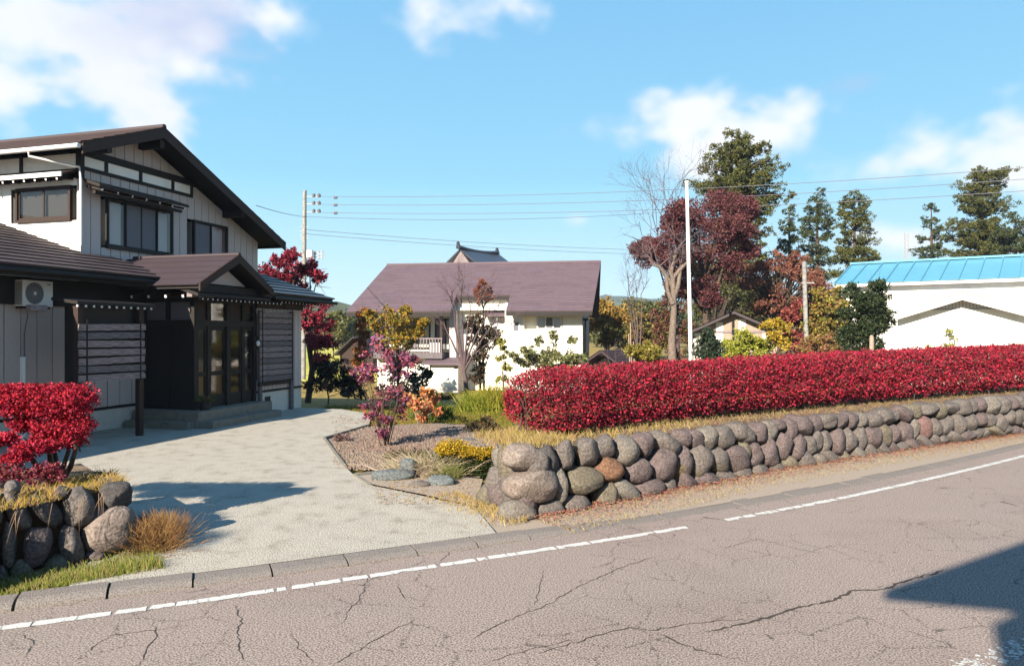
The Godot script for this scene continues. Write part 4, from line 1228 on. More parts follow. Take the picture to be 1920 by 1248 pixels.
func make_other_buildings() -> void:
	# tiled house whose roof top shows over the brown roof
	var tp := at(873, 497, 60.0)
	var tb := Transform3D(Basis(Vector3(0.8, 0, 0.6), Vector3.UP, Vector3(-0.6, 0, 0.8)), Vector3(tp.x, -1.1, tp.z))
	var t := thing("tiled_roof_house", "house with a curved black tiled ridge showing above the brown roof", "house", tb)
	bxp(t, "wall", -4.0, 4.0, -0.2, 6.6, -6.0, 2.0, M.cream)
	var yb := hit(tb, 840, 494, 2, 2.2).y
	var lx := hit(tb, 838, 495, 2, 2.2)
	var pkp := hit(tb, 862, 466, 2, 2.2)
	var hw := pkp.x - lx.x
	var rr := MB.new()
	for s in [-1.0, 1.0]:
		rr.slab(Vector3(pkp.x + s * hw * 2.4, yb - (pkp.y - yb) * 1.0, 2.2), Vector3(pkp.x + s * hw * 2.4, yb - (pkp.y - yb) * 1.0, -3.0), Vector3(pkp.x, pkp.y, -3.0), Vector3(pkp.x, pkp.y, 2.2), Vector3(0, -0.15, 0))
	var troof := part(t, "roof", rr, M.black_tile)
	var gp2 := MB.new()
	gp2.hexa([Vector3(lx.x, yb - 0.6, 2.0), Vector3(pkp.x + hw, yb - 0.6, 2.0), Vector3(pkp.x + 0.02, pkp.y - 0.2, 2.0), Vector3(pkp.x - 0.02, pkp.y - 0.2, 2.0), Vector3(lx.x, yb - 0.6, 2.1), Vector3(pkp.x + hw, yb - 0.6, 2.1), Vector3(pkp.x + 0.02, pkp.y - 0.2, 2.1), Vector3(pkp.x - 0.02, pkp.y - 0.2, 2.1)])
	part(troof, "gable_panel", gp2, M.slat_wood)
	var rid := MB.new()
	var rp := []
	var rd := []
	for i in 9:
		var u := i / 8.0
		rp.append(Vector3(pkp.x, pkp.y + 0.12 - 0.18 * sin(u * PI), 2.4 - u * 5.2)); rd.append(0.17)
	rid.tube(rp, rd, 8)
	for e in [2.35, -2.75]:
		rid.hexa([Vector3(pkp.x - 0.2, pkp.y, e - 0.1), Vector3(pkp.x + 0.2, pkp.y, e - 0.1), Vector3(pkp.x + 0.2, pkp.y, e + 0.1), Vector3(pkp.x - 0.2, pkp.y, e + 0.1), Vector3(pkp.x - 0.06, pkp.y + 0.55, e - 0.02), Vector3(pkp.x + 0.06, pkp.y + 0.55, e - 0.02), Vector3(pkp.x + 0.06, pkp.y + 0.55, e + 0.16), Vector3(pkp.x - 0.06, pkp.y + 0.55, e + 0.16)])
	part(troof, "ridge_tiles", rid, M.black_tile)
	# gabled shed among the autumn trees
	var lp := at(1378, 660, 33.0)
	var lb := Transform3D(Basis(Vector3(0.94, 0, 0.342), Vector3.UP, Vector3(-0.342, 0, 0.94)), Vector3(lp.x, 0, lp.z))
	var low := gable_shed("gabled_shed", "low shed with a weathered pale timber gable behind the bright bamboo grass", lb, 3.7, 4.0, 2.35, 3.2, M.stake_wood, M.slate)
	for i in 11:
		var x := -1.7 + i * 0.34
		bxp(low, "wall_board", x - 0.16, x + 0.16, 0.4, 3.0 - absf(x) * 0.44, 0.004, 0.025, M.stake_wood if i % 3 else M.cream)
	bxp(low, "timber_beam", -1.85, 1.85, 2.2, 2.3, 0.026, 0.06, M.slat_wood)
	# dark shed roof beside the white house
	var sp := at(1130, 662, 36.0)
	gable_shed("garden_shed", "small dark-roofed shed beside the white house", Transform3D(Basis(Vector3(0.6, 0, 0.8), Vector3.UP, Vector3(-0.8, 0, 0.6)), Vector3(sp.x + 0.4, -0.6, sp.z - 1.0)), 2.4, 2.2, 1.3, 1.9, M.dark_wood, M.slate)
	var fp := at(668, 640, 62.0)
	gable_shed("field_hut", "little brown-roofed hut at the edge of the yellow field", Transform3D(Basis(Vector3(0.9, 0, 0.43), Vector3.UP, Vector3(-0.43, 0, 0.9)), Vector3(fp.x, -1.1, fp.z)), 3.6, 3.0, 1.6, 3.0, M.brown_wood, M.slate)
	# the house behind the viewer whose shadow lies on the road
	var rd2 := Vector3(0.843, 0, -0.537)
	var nb := Vector3(0.537, 0, 0.843)     # away from the road
	var eave := 6.0
	var pa := gp(1660, 1105)
	var corner := pa - SUN_GO * (eave / 0.4695)
	corner.y = 0.0
	var sh := thing("roadside_house", "cream house standing across the road, its shadow on the asphalt", "house", Transform3D(Basis(rd2, Vector3.UP, nb), corner))
	bxp(sh, "wall", 0.15, 12.0, -0.1, eave - 0.1, 0.75, 8.0, M.cream)
	var sr := MB.new()
	sr.slab(Vector3(0, eave, 0), Vector3(12.4, eave, 0), Vector3(12.4, eave + 1.6, 4.4), Vector3(0, eave + 1.6, 4.4), Vector3(0, -0.15, 0))
	sr.slab(Vector3(0, eave, 8.8), Vector3(12.4, eave, 8.8), Vector3(12.4, eave + 1.6, 4.4), Vector3(0, eave + 1.6, 4.4), Vector3(0, -0.15, 0))
	part(sh, "roof", sr, M.brown_roof)

# ---------------------------------------------------------------- stone walls
func stone_mesh(size: Vector3, bs: Basis, sd: int, moss: float, pw: float) -> MB:
	var f := FastNoiseLite.new()
	f.seed = sd
	f.frequency = 0.9
	f.fractal_octaves = 3
	var seg := 22
	var rings := 15
	var vs := []
	var cs := []
	var pr := rng_of(sd + 5000)
	var cuts := []
	for i in 7:
		cuts.append([Vector3(pr.randfn(), pr.randfn(), pr.randfn()).normalized(), pr.randf_range(0.78, 1.0)])
	for i in rings + 1:
		for j in seg:
			var th := PI * i / rings
			var ph := TAU * j / seg
			var d := Vector3(sin(th) * cos(ph), cos(th), sin(th) * sin(ph))
			var q := Vector3(signf(d.x) * pow(absf(d.x), 2.0 / pw), signf(d.y) * pow(absf(d.y), 2.0 / pw), signf(d.z) * pow(absf(d.z), 2.0 / pw))
			var l := 1.0 / pow(pow(absf(d.x), pw) + pow(absf(d.y), pw) + pow(absf(d.z), pw), 1.0 / pw)
			var nn := 1.0 + 0.2 * f.get_noise_3dv(d * 1.1 + Vector3(sd % 17, sd % 7, 0)) + 0.05 * f.get_noise_3dv(d * 4.0 + Vector3(3, sd % 11, 0))
			var u := d * l * nn
			for c in cuts:
				var over: float = u.dot(c[0]) - c[1]
				if over > 0.0:
					u -= c[0] * over * 0.8
			var p := bs * (u * size)
			vs.append(p)
			var m := f.get_noise_3dv(d * 3.5 + Vector3(40, 0, sd % 5)) * 0.9 - p.y / size.y * 0.8 - 1.0 + moss * 1.4
			var s := 1.0 + 0.12 * f.get_noise_3dv(d * 2.0 + Vector3(0, 60, 0))
			var warm := 1.0 + 0.08 * f.get_noise_3dv(d * 1.5 + Vector3(0, 0, 90))
			var c := Color(s * warm, s, s / warm)
			if moss > 0.0:
				c = c.lerp(Color(0.8, 0.78, 0.2), clampf(m * 2.2, 0.0, 0.8))
			cs.append(c)
	var ns := []
	ns.resize(vs.size())
	ns.fill(Vector3.ZERO)
	var tris := []
	for i in rings:
		for j in seg:
			var a := i * seg + j
			var b := i * seg + (j + 1) % seg
			for t in [[a, b, b + seg], [a, b + seg, a + seg]]:
				var g: Vector3 = (vs[t[1]] - vs[t[0]]).cross(vs[t[2]] - vs[t[0]])
				if g.dot(vs[t[0]] + vs[t[1]] + vs[t[2]]) < 0:
					g = -g
				for e in t:
					ns[e] += g
				tris.append(t)
	for pole in [0, rings]:
		var sum := Vector3.ZERO
		for j in seg:
			sum += ns[pole * seg + j]
		for j in seg:
			ns[pole * seg + j] = sum
	var mb := MB.new()
	for i in vs.size():
		mb.v.append(vs[i]); mb.n.append(ns[i].normalized()); mb.c.append(cs[i])
	for t in tris:
		if (vs[t[2]] - vs[t[0]]).cross(vs[t[1]] - vs[t[0]]).dot(vs[t[0]] + vs[t[1]] + vs[t[2]]) >= 0:
			mb.ix.append_array(PackedInt32Array([t[0], t[1], t[2]]))
		else:
			mb.ix.append_array(PackedInt32Array([t[0], t[2], t[1]]))
	return mb

# right wall: foot of its face in the photograph, pixel columns to ground rows
var FOOT := [[800, 1010], [975, 978], [1150, 945], [1290, 915], [1480, 880], [1700, 845], [1920, 815], [2300, 775]]
var FOOT2 := [[-500, 1282], [0, 1096], [250, 1046], [400, 1020]]

func foot_z(foot: Array, px: float) -> float:
	for i in foot.size() - 1:
		if px <= foot[i + 1][0] or i == foot.size() - 2:
			var t: float = (px - foot[i][0]) / float(foot[i + 1][0] - foot[i][0])
			var a: float = foot[i][1] - 624.0
			var b: float = foot[i + 1][1] - 624.0
			return EYE * F / lerpf(a, b, t)
	return 8.0

func lay_stone(wall: Node3D, foot: Array, px: float, py: float, w: float, h: float, rot: float, tone: int, moss: float, sd: int, back := 0.0, dirv := Vector3(0.83, 0, -0.56)) -> void:
	var z := foot_z(foot, px)
	var y := EYE - (py - 624.0) / F * z
	dirv = dirv.normalized()
	var nrm := Vector3(-dirv.z, 0, dirv.x)    # out of the face, to the road
	if nrm.z < 0:
		nrm = -nrm
	var lean := maxf(y, 0.0) * 0.2
	z += lean * 0.8
	y = EYE - (py - 624.0) / F * z
	var p := Vector3((px - 960.0) / F * z, y, -z) - nrm * (0.06 + back)
	var fx := 1.0 / maxf(0.45, absf(dirv.x + dirv.z * (px - 960.0) / F) )
	var sx := w / F * z * 0.5 * fx * 1.06
	var sy := h / F * z * 0.5 * 1.1
	var bs := Basis(nrm, deg_to_rad(-rot)) * Basis(dirv, Vector3.UP, nrm)
	var r := rng_of(sd)
	bs = bs * Basis.from_euler(Vector3(r.randf_range(-0.15, 0.15), r.randf_range(-0.2, 0.2), 0))
	var dep := clampf(0.5 * (sx + sy) * 0.95, 0.12, 0.3)
	var o := part(wall, "stone", stone_mesh(Vector3(sx, sy, dep), bs, sd, moss, r.randf_range(2.3, 3.1)), M["stone%d" % tone])
	o.position = p - wall.position

func blade_patch(mb: MB, r: RandomNumberGenerator, p: Vector3, n: int, spread: Vector3, hgt: float, w: float, cols: Array, droop := 0.4) -> void:
	for i in n:
		var q := p + Vector3(r.randf_range(-1, 1) * spread.x, r.randf_range(-0.5, 0.5) * spread.y, r.randf_range(-1, 1) * spread.z)
		var l := hgt * r.randf_range(0.4, 1.1)
		var tip := q + Vector3(r.randf_range(-1, 1) * l * droop, l, r.randf_range(-1, 1) * l * droop)
		var c: Color = cols[r.randi() % cols.size()]
		mb.blade(q, tip, w * r.randf_range(0.6, 1.2), c * r.randf_range(0.75, 1.2))

func litter(mb: MB, r: RandomNumberGenerator, p: Vector3, size: float, cols: Array) -> void:
	var a := r.randf() * TAU
	var d := Vector3(cos(a), r.randf_range(-0.25, 0.45), sin(a)).normalized()
	var s := d.cross(Vector3(r.randf_range(-0.4, 0.4), 1, r.randf_range(-0.4, 0.4))).normalized()
	mb.leaf(p, d, s, size * r.randf_range(0.7, 1.3), size * r.randf_range(0.22, 0.4), cols[r.randi() % cols.size()] * r.randf_range(0.7, 1.2))

func make_stone_walls() -> void:
	var r := rng_of(201)
	var wall := thing("stone_wall", "low wall of rounded grey field stones below the long red hedge", "stone wall", here(Vector3(0.09, 0, -8.27)))
	var k := 0
	var crops := [[880.0, 790.0, 6.24, [[650, 420, 375, 280, 0], [930, 450, 215, 330, -8], [1140, 390, 170, 330, -5], [1410, 370, 200, 330, -8], [750, 740, 510, 380, 0], [1060, 770, 190, 390, 0], [1340, 690, 390, 290, 0], [600, 1070, 370, 270, 0], [940, 1050, 320, 230, 0], [1270, 985, 350, 240, 15]]],
		[1120.0, 770.0, 6.857, [[110, 480, 240, 280, -30], [370, 510, 280, 350, -22], [610, 440, 215, 310, -10], [870, 430, 310, 250, 25], [1110, 360, 190, 220, 0], [1260, 370, 205, 240, 15], [1440, 360, 225, 290, -15], [1630, 340, 250, 290, 0], [1850, 290, 250, 220, 30], [160, 780, 330, 320, 0], [530, 780, 300, 300, -15], [820, 700, 300, 410, 0], [1060, 670, 225, 440, 15], [1290, 650, 235, 430, 25], [1540, 645, 250, 340, 25], [1780, 615, 280, 340, 20],
			[140, 1100, 270, 310, -40], [370, 1050, 410, 270, 25], [680, 1000, 350, 280, 10], [930, 990, 230, 220, 40], [1130, 930, 340, 220, 40], [1390, 900, 350, 260, 30], [1640, 850, 280, 240, 30], [1850, 800, 210, 210, 30]]],
		[1380.0, 740.0, 6.857, [[100, 510, 240, 220, 35], [290, 500, 180, 260, -20], [440, 470, 170, 240, 0], [550, 390, 170, 150, 0], [700, 440, 120, 280, 0], [850, 400, 220, 240, 20], [1030, 380, 140, 200, -20], [1170, 340, 190, 200, 0], [1340, 330, 170, 180, 0], [1480, 320, 140, 200, 0], [1590, 330, 150, 190, 0], [1770, 330, 170, 190, 0],
			[70, 770, 160, 320, 25], [220, 770, 160, 360, 15], [420, 750, 200, 330, 10], [610, 660, 190, 320, 0], [780, 670, 150, 350, 15], [940, 660, 130, 270, 0], [1030, 600, 110, 260, 0], [1150, 610, 140, 310, 0], [1290, 600, 150, 320, 15], [1440, 590, 150, 310, 10], [1590, 560, 130, 280, 0], [1740, 560, 190, 270, 0], [1880, 530, 140, 270, 0],
			[100, 1030, 260, 210, 35], [310, 990, 260, 220, 35], [530, 950, 240, 200, 35], [700, 900, 230, 190, 35], [900, 880, 250, 220, 40], [1080, 870, 200, 170, 45], [1210, 830, 230, 170, 40], [1390, 820, 220, 150, 40], [1570, 790, 230, 190, 35], [1750, 760, 210, 160, 40], [1870, 720, 180, 160, 35]]],
		[1640.0, 720.0, 6.857, [[130, 420, 180, 220, 0], [250, 420, 110, 150, 0], [370, 370, 170, 170, 25], [510, 350, 140, 180, 0], [680, 320, 200, 140, 0], [840, 340, 110, 200, 0], [980, 310, 160, 130, 0], [1120, 300, 170, 190, 0], [1240, 290, 110, 180, 0], [1350, 270, 120, 180, 0], [1490, 270, 140, 230, 0], [1640, 270, 130, 220, 0], [1770, 240, 130, 180, 0], [1870, 230, 120, 170, 0],
			[30, 650, 70, 250, 0], [120, 660, 100, 270, 0], [240, 640, 120, 240, 0], [380, 610, 130, 250, 0], [500, 580, 90, 270, 0], [620, 560, 140, 290, -8], [770, 560, 130, 250, 0], [910, 530, 170, 170, -25], [1070, 520, 150, 250, 0], [1220, 490, 130, 220, 0], [1360, 450, 130, 180, 0], [1460, 470, 130, 180, 0], [1590, 490, 130, 220, 0], [1720, 430, 140, 190, 0], [1840, 420, 120, 190, 0],
			[100, 860, 180, 170, 40], [220, 830, 170, 160, 40], [350, 810, 150, 140, 0], [480, 800, 220, 150, 30], [640, 770, 200, 140, 30], [780, 740, 170, 120, 30], [880, 700, 140, 120, 0], [1030, 710, 190, 140, 30], [1170, 660, 170, 150, 0], [1300, 640, 160, 130, 0], [1410, 630, 120, 120, 0], [1540, 620, 180, 120, 25], [1690, 600, 130, 130, 0], [1800, 590, 120, 120, 0], [1890, 620, 90, 110, 0],
			[1990, 200, 140, 180, 0], [2120, 190, 130, 190, 0], [2250, 170, 140, 170, 0], [2380, 150, 140, 180, 0], [1970, 380, 130, 190, 0], [2100, 360, 130, 200, 0], [2230, 340, 140, 190, 0], [2360, 320, 130, 190, 0], [2010, 540, 150, 120, 20], [2160, 510, 150, 120, 20], [2310, 480, 150, 120, 20]]]]
	for c in crops:
		for s in c[3]:
			k += 1
			var tone: int = [0, 1, 2, 0, 7, 2, 0, 2, 0][r.randi() % 9]
			if c[0] == 880.0 and k in [1, 5]:
				tone = 3
			elif k == 2:
				tone = 4
			elif c[0] == 1120.0 and s[0] == 160:
				tone = 5
			elif c[0] == 1640.0 and s[0] == 620:
				tone = 6
			var moss := r.randf_range(0.25, 0.75) if s[4] > 5 and s[3] > s[2] and r.randf() < 0.6 or r.randf() < 0.05 else 0.0
			if c[0] == 1640.0 and s[1] > 560:
				moss = 0.0
			lay_stone(wall, FOOT, c[0] + s[0] / c[2], c[1] + s[1] / c[2], s[2] / c[2], s[3] / c[2], s[4], tone, moss, 300 + k)
	# the wall goes on past the frame
	var far_px := 2000.0
	while far_px < 2290.0:
		for y in [0.7, 0.42, 0.14]:
			k += 1
			var zq := foot_z(FOOT, far_px)
			lay_stone(wall, FOOT, far_px + r.randf_range(-3, 3), 624.0 + (EYE - y) * F / zq, 20.0, 0.3 * F / zq, r.randf_range(-15, 15), r.randi() % 3, 0.0, 300 + k)
		far_px += 17.0
	# return at the driveway: stones laid along the wall's end, placed on the ground
	var b0 := Vector3(0.09, 0, -8.27)
	var bk := Vector3(-0.56, 0, -0.83)
	for s in [[0.2, 0.6, 0.19, 0.25, 0], [0.22, 0.2, 0.2, 0.22, 2], [0.5, 0.63, 0.17, 0.24, 7], [0.52, 0.24, 0.17, 0.22, 0], [0.8, 0.52, 0.15, 0.27, 1], [0.84, 0.16, 0.18, 0.18, 2], [1.02, 0.3, 0.15, 0.2, 0], [0.4, 0.04, 0.14, 0.12, 6], [1.1, 0.62, 0.15, 0.16, 7], [1.22, 0.12, 0.16, 0.16, 1]]:
		k += 1
		var o := part(wall, "stone", stone_mesh(Vector3(0.16, s[3], s[2]), Basis(Vector3(0.83, 0, -0.56), Vector3.UP, -bk) * Basis(Vector3(0, 0, 1), r.randf_range(-0.2, 0.2)), 300 + k, 0.35 if s[1] < 0.3 else 0.0, 2.6), M["stone%d" % s[4]])
		o.position = b0 + bk * (s[0] * 0.74) + Vector3(0.05, s[1], 0) + Vector3(0.83, 0, -0.56) * (0.04 + s[1] * 0.34) - wall.position
	# earth behind the stones
	var line := []
	for px in [975, 1060, 1150, 1290, 1480, 1700, 1920, 2300]:
		var z := foot_z(FOOT, px)
		line.append(Vector2((px - 960.0) / F * z, z))
	line[0] += Vector2(0.12, 0.06)
	var bank := MB.new()
	var bl := spline(line, 0.12)
	var across := [0.16, 0.3, 0.36, 0.6, 0.85, 1.1, 1.35, 1.6, 1.9, 2.2, 2.5, 2.9, 3.3, 3.7]
	var lines := []
	for t in across:
		lines.append(offset_line(bl, t))
	var bank_y := func(i: int, t: float) -> float:
		var h := 0.78 + 0.1 * clampf((t - 0.36) / 1.8, 0, 1)
		if t < 0.36:
			h = lerpf(-0.06, 0.78, clampf((t - 0.16) / 0.2, 0, 1))
		elif t > 2.4:
			h = lerpf(0.88, -0.1, clampf((t - 2.4) / 1.2, 0, 1))
		var s0 := 0.12 + maxf(0.0, t - 1.0) * 1.1
		return lerpf(-0.08, h, smoothstep(s0 - 0.25, s0 + 0.25 + maxf(0.0, t - 1.0) * 0.5, i * 0.12))
	for i in bl.size() - 1:
		for j in across.size() - 1:
			bank.quad_to(w3(lines[j][i], bank_y.call(i, across[j])), w3(lines[j][i + 1], bank_y.call(i + 1, across[j])), w3(lines[j + 1][i + 1], bank_y.call(i + 1, across[j + 1])), w3(lines[j + 1][i], bank_y.call(i, across[j + 1])), Vector3.UP)
	tag(part(self, "bank", bank, M.soil), "earth bank held up by the long stone wall", "bank", "", "structure")
	# dry grass and fallen leaves on the bank and along the foot of the wall
	var dry := [Color(0.5, 0.36, 0.12), Color(0.42, 0.3, 0.12), Color(0.55, 0.42, 0.2), Color(0.4, 0.32, 0.06), Color(0.36, 0.22, 0.12)]
	var pink := [Color(0.5, 0.16, 0.12), Color(0.56, 0.24, 0.18), Color(0.42, 0.1, 0.1), Color(0.55, 0.33, 0.22), Color(0.46, 0.3, 0.16)]
	var gm := MB.new()
	var lm := MB.new()
	var total := 0.0
	var fl := spline(line, 0.12)
	var inner := offset_line(fl, 1.0)
	for i in fl.size():
		var a: Vector2 = fl[i]
		var d: Vector2 = (inner[i] - a)
		var near := i / float(fl.size())
		var n := int(lerpf(34, 12, near))
		for j in n:
			var u := r.randf_range(0.3, 0.95)
			var p := a + d * u + Vector2(r.randf_range(-0.08, 0.08), r.randf_range(-0.08, 0.08))
			var y := 0.76 + 0.05 * (u - 0.3)
			if r.randf() < (0.65 if near < 0.16 or (near > 0.62 and near < 0.75) else 0.22):
				blade_patch(gm, r, w3(p, y), 2, Vector3(0.04, 0, 0.04), 0.13 if near < 0.3 else 0.1, 0.004, dry, 0.8)
			else:
				litter(lm, r, w3(p, y + r.randf_range(0.02, 0.05)), 0.035, pink + dry)
		if i % 2 == 0 and r.randf() < 0.2:      # hanging tufts between the stones
			for j in 14:
				var q := w3(a + d * 0.24, 0.8) + Vector3(r.randf_range(-0.05, 0.05), 0, r.randf_range(-0.05, 0.05))
				gm.blade(q, q + Vector3(r.randf_range(0.0, 0.16), r.randf_range(-0.4, -0.05), r.randf_range(0.05, 0.2)), 0.004, dry[r.randi() % 5])
		for j in int(lerpf(150, 80, near)):
			var off := -absf(r.randfn(0.0, 0.27)) + 0.05
			var p2 := a + d * off + Vector2(r.randf_range(-0.08, 0.08), 0)
			litter(lm, r, w3(p2, 0.05 + r.randf_range(0.0, 0.03)), 0.026, pink)
			if r.randf() < 0.22:
				var p3 := a + d * r.randf_range(-0.8, -0.05)
				blade_patch(gm, r, w3(p3, 0.035), 1, Vector3(0.03, 0, 0.03), 0.05, 0.003, dry, 1.0)
	# grass round the end of the wall, by the driveway
	for j in 700:
		var p4 := b0 + bk * r.randf_range(-0.2, 1.5) + Vector3(-0.83, 0, 0.56) * absf(r.randfn(0.0, 0.22))
		blade_patch(gm, r, p4 + Vector3(0, 0.04, 0), 1, Vector3(0.02, 0, 0.02), 0.09, 0.004, dry, 0.7)
		var p5 := b0 + bk * r.randf_range(0.1, 1.3) + Vector3(0.83, 0, -0.56) * r.randf_range(0.12, 0.9) + Vector3(0, 0.82, 0)
		blade_patch(gm, r, p5, 2, Vector3(0.03, 0, 0.03), 0.13, 0.004, dry, 0.7)
	tag(part(self, "dry_grass", gm, M.grass_blade), "dry yellow grass on top of the long stone wall", "grass", "", "stuff")
	tag(part(self, "fallen_leaves", lm, M.warm_leaf), "pink and red fallen leaves along the foot of the long stone wall", "leaves", "", "stuff")
	# left wall
	var w2 := thing("stone_wall", "short end of a wall of big dark rounded stones beside the driveway", "stone wall", here(Vector3(-4.1, 0, -6.6)))
	var dv := Vector3(0.77, 0, -0.63)
	for s in [[150, 480, 200, 370, -25, 0], [410, 470, 200, 350, -35, 4], [720, 445, 280, 320, 0, 0], [1055, 350, 290, 240, 0, 4], [90, 790, 130, 370, 0, 0], [350, 790, 260, 340, 8, 2], [650, 790, 190, 350, -15, 0], [990, 655, 430, 380, 0, 3], [190, 1035, 190, 200, 0, 1], [530, 985, 260, 190, -25, 1], [860, 890, 170, 110, 0, 2], [1130, 885, 170, 100, 0, 0], [10, 1060, 90, 160, 0, 0], [-90, 480, 200, 330, -10, 0], [-110, 830, 190, 330, 0, 2], [-320, 500, 220, 320, 0, 4], [-340, 860, 240, 320, 0, 0], [-180, 1100, 220, 180, 0, 1], [120, 270, 150, 110, 0, 0], [560, 320, 120, 110, 0, 4]]:
		k += 1
		lay_stone(w2, FOOT2, s[0] / 4.8, 860 + s[1] / 4.8, s[2] / 4.8, s[3] / 4.8, s[4], s[5], 0.0, 600 + k, 0.02, dv)
	var l2 := []
	for px in [-500, 0, 150, 246]:
		var z := foot_z(FOOT2, px)
		l2.append(Vector2((px - 960.0) / F * z, z))
	for i in 7:
		for y in [0.52, 0.2]:
			k += 1
			var q0: Vector2 = l2[0].lerp(l2[1], (i + 0.3) / 9.0)
			var o3 := part(w2, "stone", stone_mesh(Vector3(0.17, r.randf_range(0.15, 0.2), 0.15), Basis(Vector3.UP, r.randf() * 3.0), 600 + k, 0.0, 2.6), M["stone%d" % [0, 2, 4][r.randi() % 3]])
			o3.position = w3(q0, y) + Vector3(-0.63, 0, -0.77) * 0.12 - w2.position
	for i in range(1, 3):      # the wall's end along the driveway
		var pe := Vector3(l2[3].x, 0, -l2[3].y) + Vector3(-0.63, 0, -0.77) * (0.12 + 0.42 * i) - dv * 0.12
		for y in [0.2, 0.52]:
			k += 1
			var o2 := part(w2, "stone", stone_mesh(Vector3(0.19, 0.19, 0.22), Basis(Vector3.UP, r.randf() * 3.0), 600 + k, 0.0, 2.6), M.stone0)
			o2.position = pe + Vector3(0, y, 0) - w2.position
	var f0 := offset_line(l2, 0.2)
	var f1 := offset_line(l2, 0.32)
	var f2 := offset_line(l2, 2.0)
	var f3 := offset_line(l2, 2.5)
	var b2 := MB.new()
	strip(b2, f0, f1, -0.05, 0.64)
	strip(b2, f1, f2, 0.64, 0.66)
	strip(b2, f2, f3, 0.66, -0.05)
	b2.quad_to(w3(f0[3], -0.05), w3(f1[3], 0.64), w3(f2[3], 0.66), w3(f3[3], -0.05), Vector3(1, 0, 0))
	tag(part(self, "bank", b2, M.soil), "earth bank held up by the short dark stone wall", "bank", "", "structure")
	var g2 := MB.new()
	var gold := [Color(0.5, 0.3, 0.05), Color(0.4, 0.27, 0.04), Color(0.45, 0.3, 0.14), Color(0.33, 0.3, 0.03), Color(0.3, 0.19, 0.1), Color(0.36, 0.24, 0.15)]
	for j in 2600:
		var u := r.randf()
		var q2: Vector2 = l2[0].lerp(l2[3], pow(u, 0.6)) + Vector2(-0.63, 0.77) * r.randf_range(0.34, 1.0)
		blade_patch(g2, r, w3(q2, 0.65), 2, Vector3(0.03, 0, 0.03), 0.07 + 0.1 * r.randf() * r.randf(), 0.0035, gold, 0.9)
	for j in 16:              # roots and stalks hanging over the stones
		var q3: Vector2 = l2[0].lerp(l2[3], [0.62, 0.72, 0.83, 0.9][r.randi() % 4] + r.randfn(0.0, 0.012)) + Vector2(-0.63, 0.77) * 0.12
		var s3 := w3(q3, 0.68)
		g2.blade(s3, s3 + Vector3(r.randf_range(-0.06, 0.1), r.randf_range(-0.45, -0.1), r.randf_range(0.03, 0.14)), 0.0022, Color(0.3, 0.2, 0.13))
	tag(part(self, "golden_grass", g2, M.grass_blade), "golden grass growing over the top of the dark stone wall", "grass", "", "stuff")
	var g3 := MB.new()
	var green := [Color(0.15, 0.2, 0.02), Color(0.2, 0.23, 0.025), Color(0.1, 0.15, 0.015), Color(0.32, 0.27, 0.08), Color(0.3, 0.22, 0.1)]
	for j in 5200:
		var t := r.randf()
		var c3 := Vector3.ZERO
		var a3 := gp(lerpf(-150, 285, t), lerpf(1150, 1075, t))
		c3 = a3 + Vector3(-0.63, 0, -0.77) * absf(r.randfn(0.0, 0.16 + 0.1 * t)) + Vector3(0.1, 0, 0)
		blade_patch(g3, r, c3 + Vector3(0, 0.04, 0), 1, Vector3(0.05, 0, 0.05), 0.05 + 0.08 * t * r.randf(), 0.0035, green, 0.6)
	tag(part(self, "green_grass", g3, M.grass_blade), "bright green grass at the foot of the dark stone wall", "grass", "", "stuff")
	var tu := thing("dry_tuft", "bushy brown dry weed against the end of the dark stone wall", "weed", here(gp(292, 1040)))
	var tm := MB.new()
	for j in 4200:
		var dd := Vector3(r.randfn(0, 0.45), absf(r.randfn(0.8, 0.4)), r.randfn(0, 0.45)).normalized()
		var s4 := Vector3(r.randfn(0, 0.07), 0, r.randfn(0, 0.07)) + dd * r.randf_range(0, 0.36)
		tm.blade(s4, s4 + dd * r.randf_range(0.05, 0.15) + Vector3(r.randfn(0, 0.03), 0, r.randfn(0, 0.03)), 0.0022, [Color(0.26, 0.13, 0.05), Color(0.2, 0.1, 0.045), Color(0.33, 0.2, 0.07)][r.randi() % 3])
	part(tu, "stalks", tm, M.grass_blade)

# ---------------------------------------------------------------- foliage
func cloud_of_leaves(mb: MB, r: RandomNumberGenerator, c: Vector3, rad: Vector3, n: int, size: float, cols: Array, top := 1e9, ratio := 0.32, up := 0.25) -> void:
	var hubs := []
	for i in maxi(3, n / 26):
		hubs.append(Vector3(r.randfn(), r.randfn(), r.randfn()).normalized() * pow(r.randf(), 0.38))
	for i in n:
		var h: Vector3 = hubs[i % hubs.size()] + Vector3(r.randfn(), r.randfn(), r.randfn()) * 0.17
		var d := h.normalized()
		var p := c + h * rad
		if p.y > top:
			p.y = top - r.randf() * 0.05
		var a := (d * 0.6 + Vector3(r.randfn(), r.randfn() + up, r.randfn()) * 0.7).normalized()
		var s := a.cross(Vector3(r.randfn(), r.randfn(), r.randfn())).normalized()
		var l := size * r.randf_range(0.65, 1.35)
		mb.leaf(p, a, s, l, l * ratio, cols[r.randi() % cols.size()] * r.randf_range(0.75, 1.2))

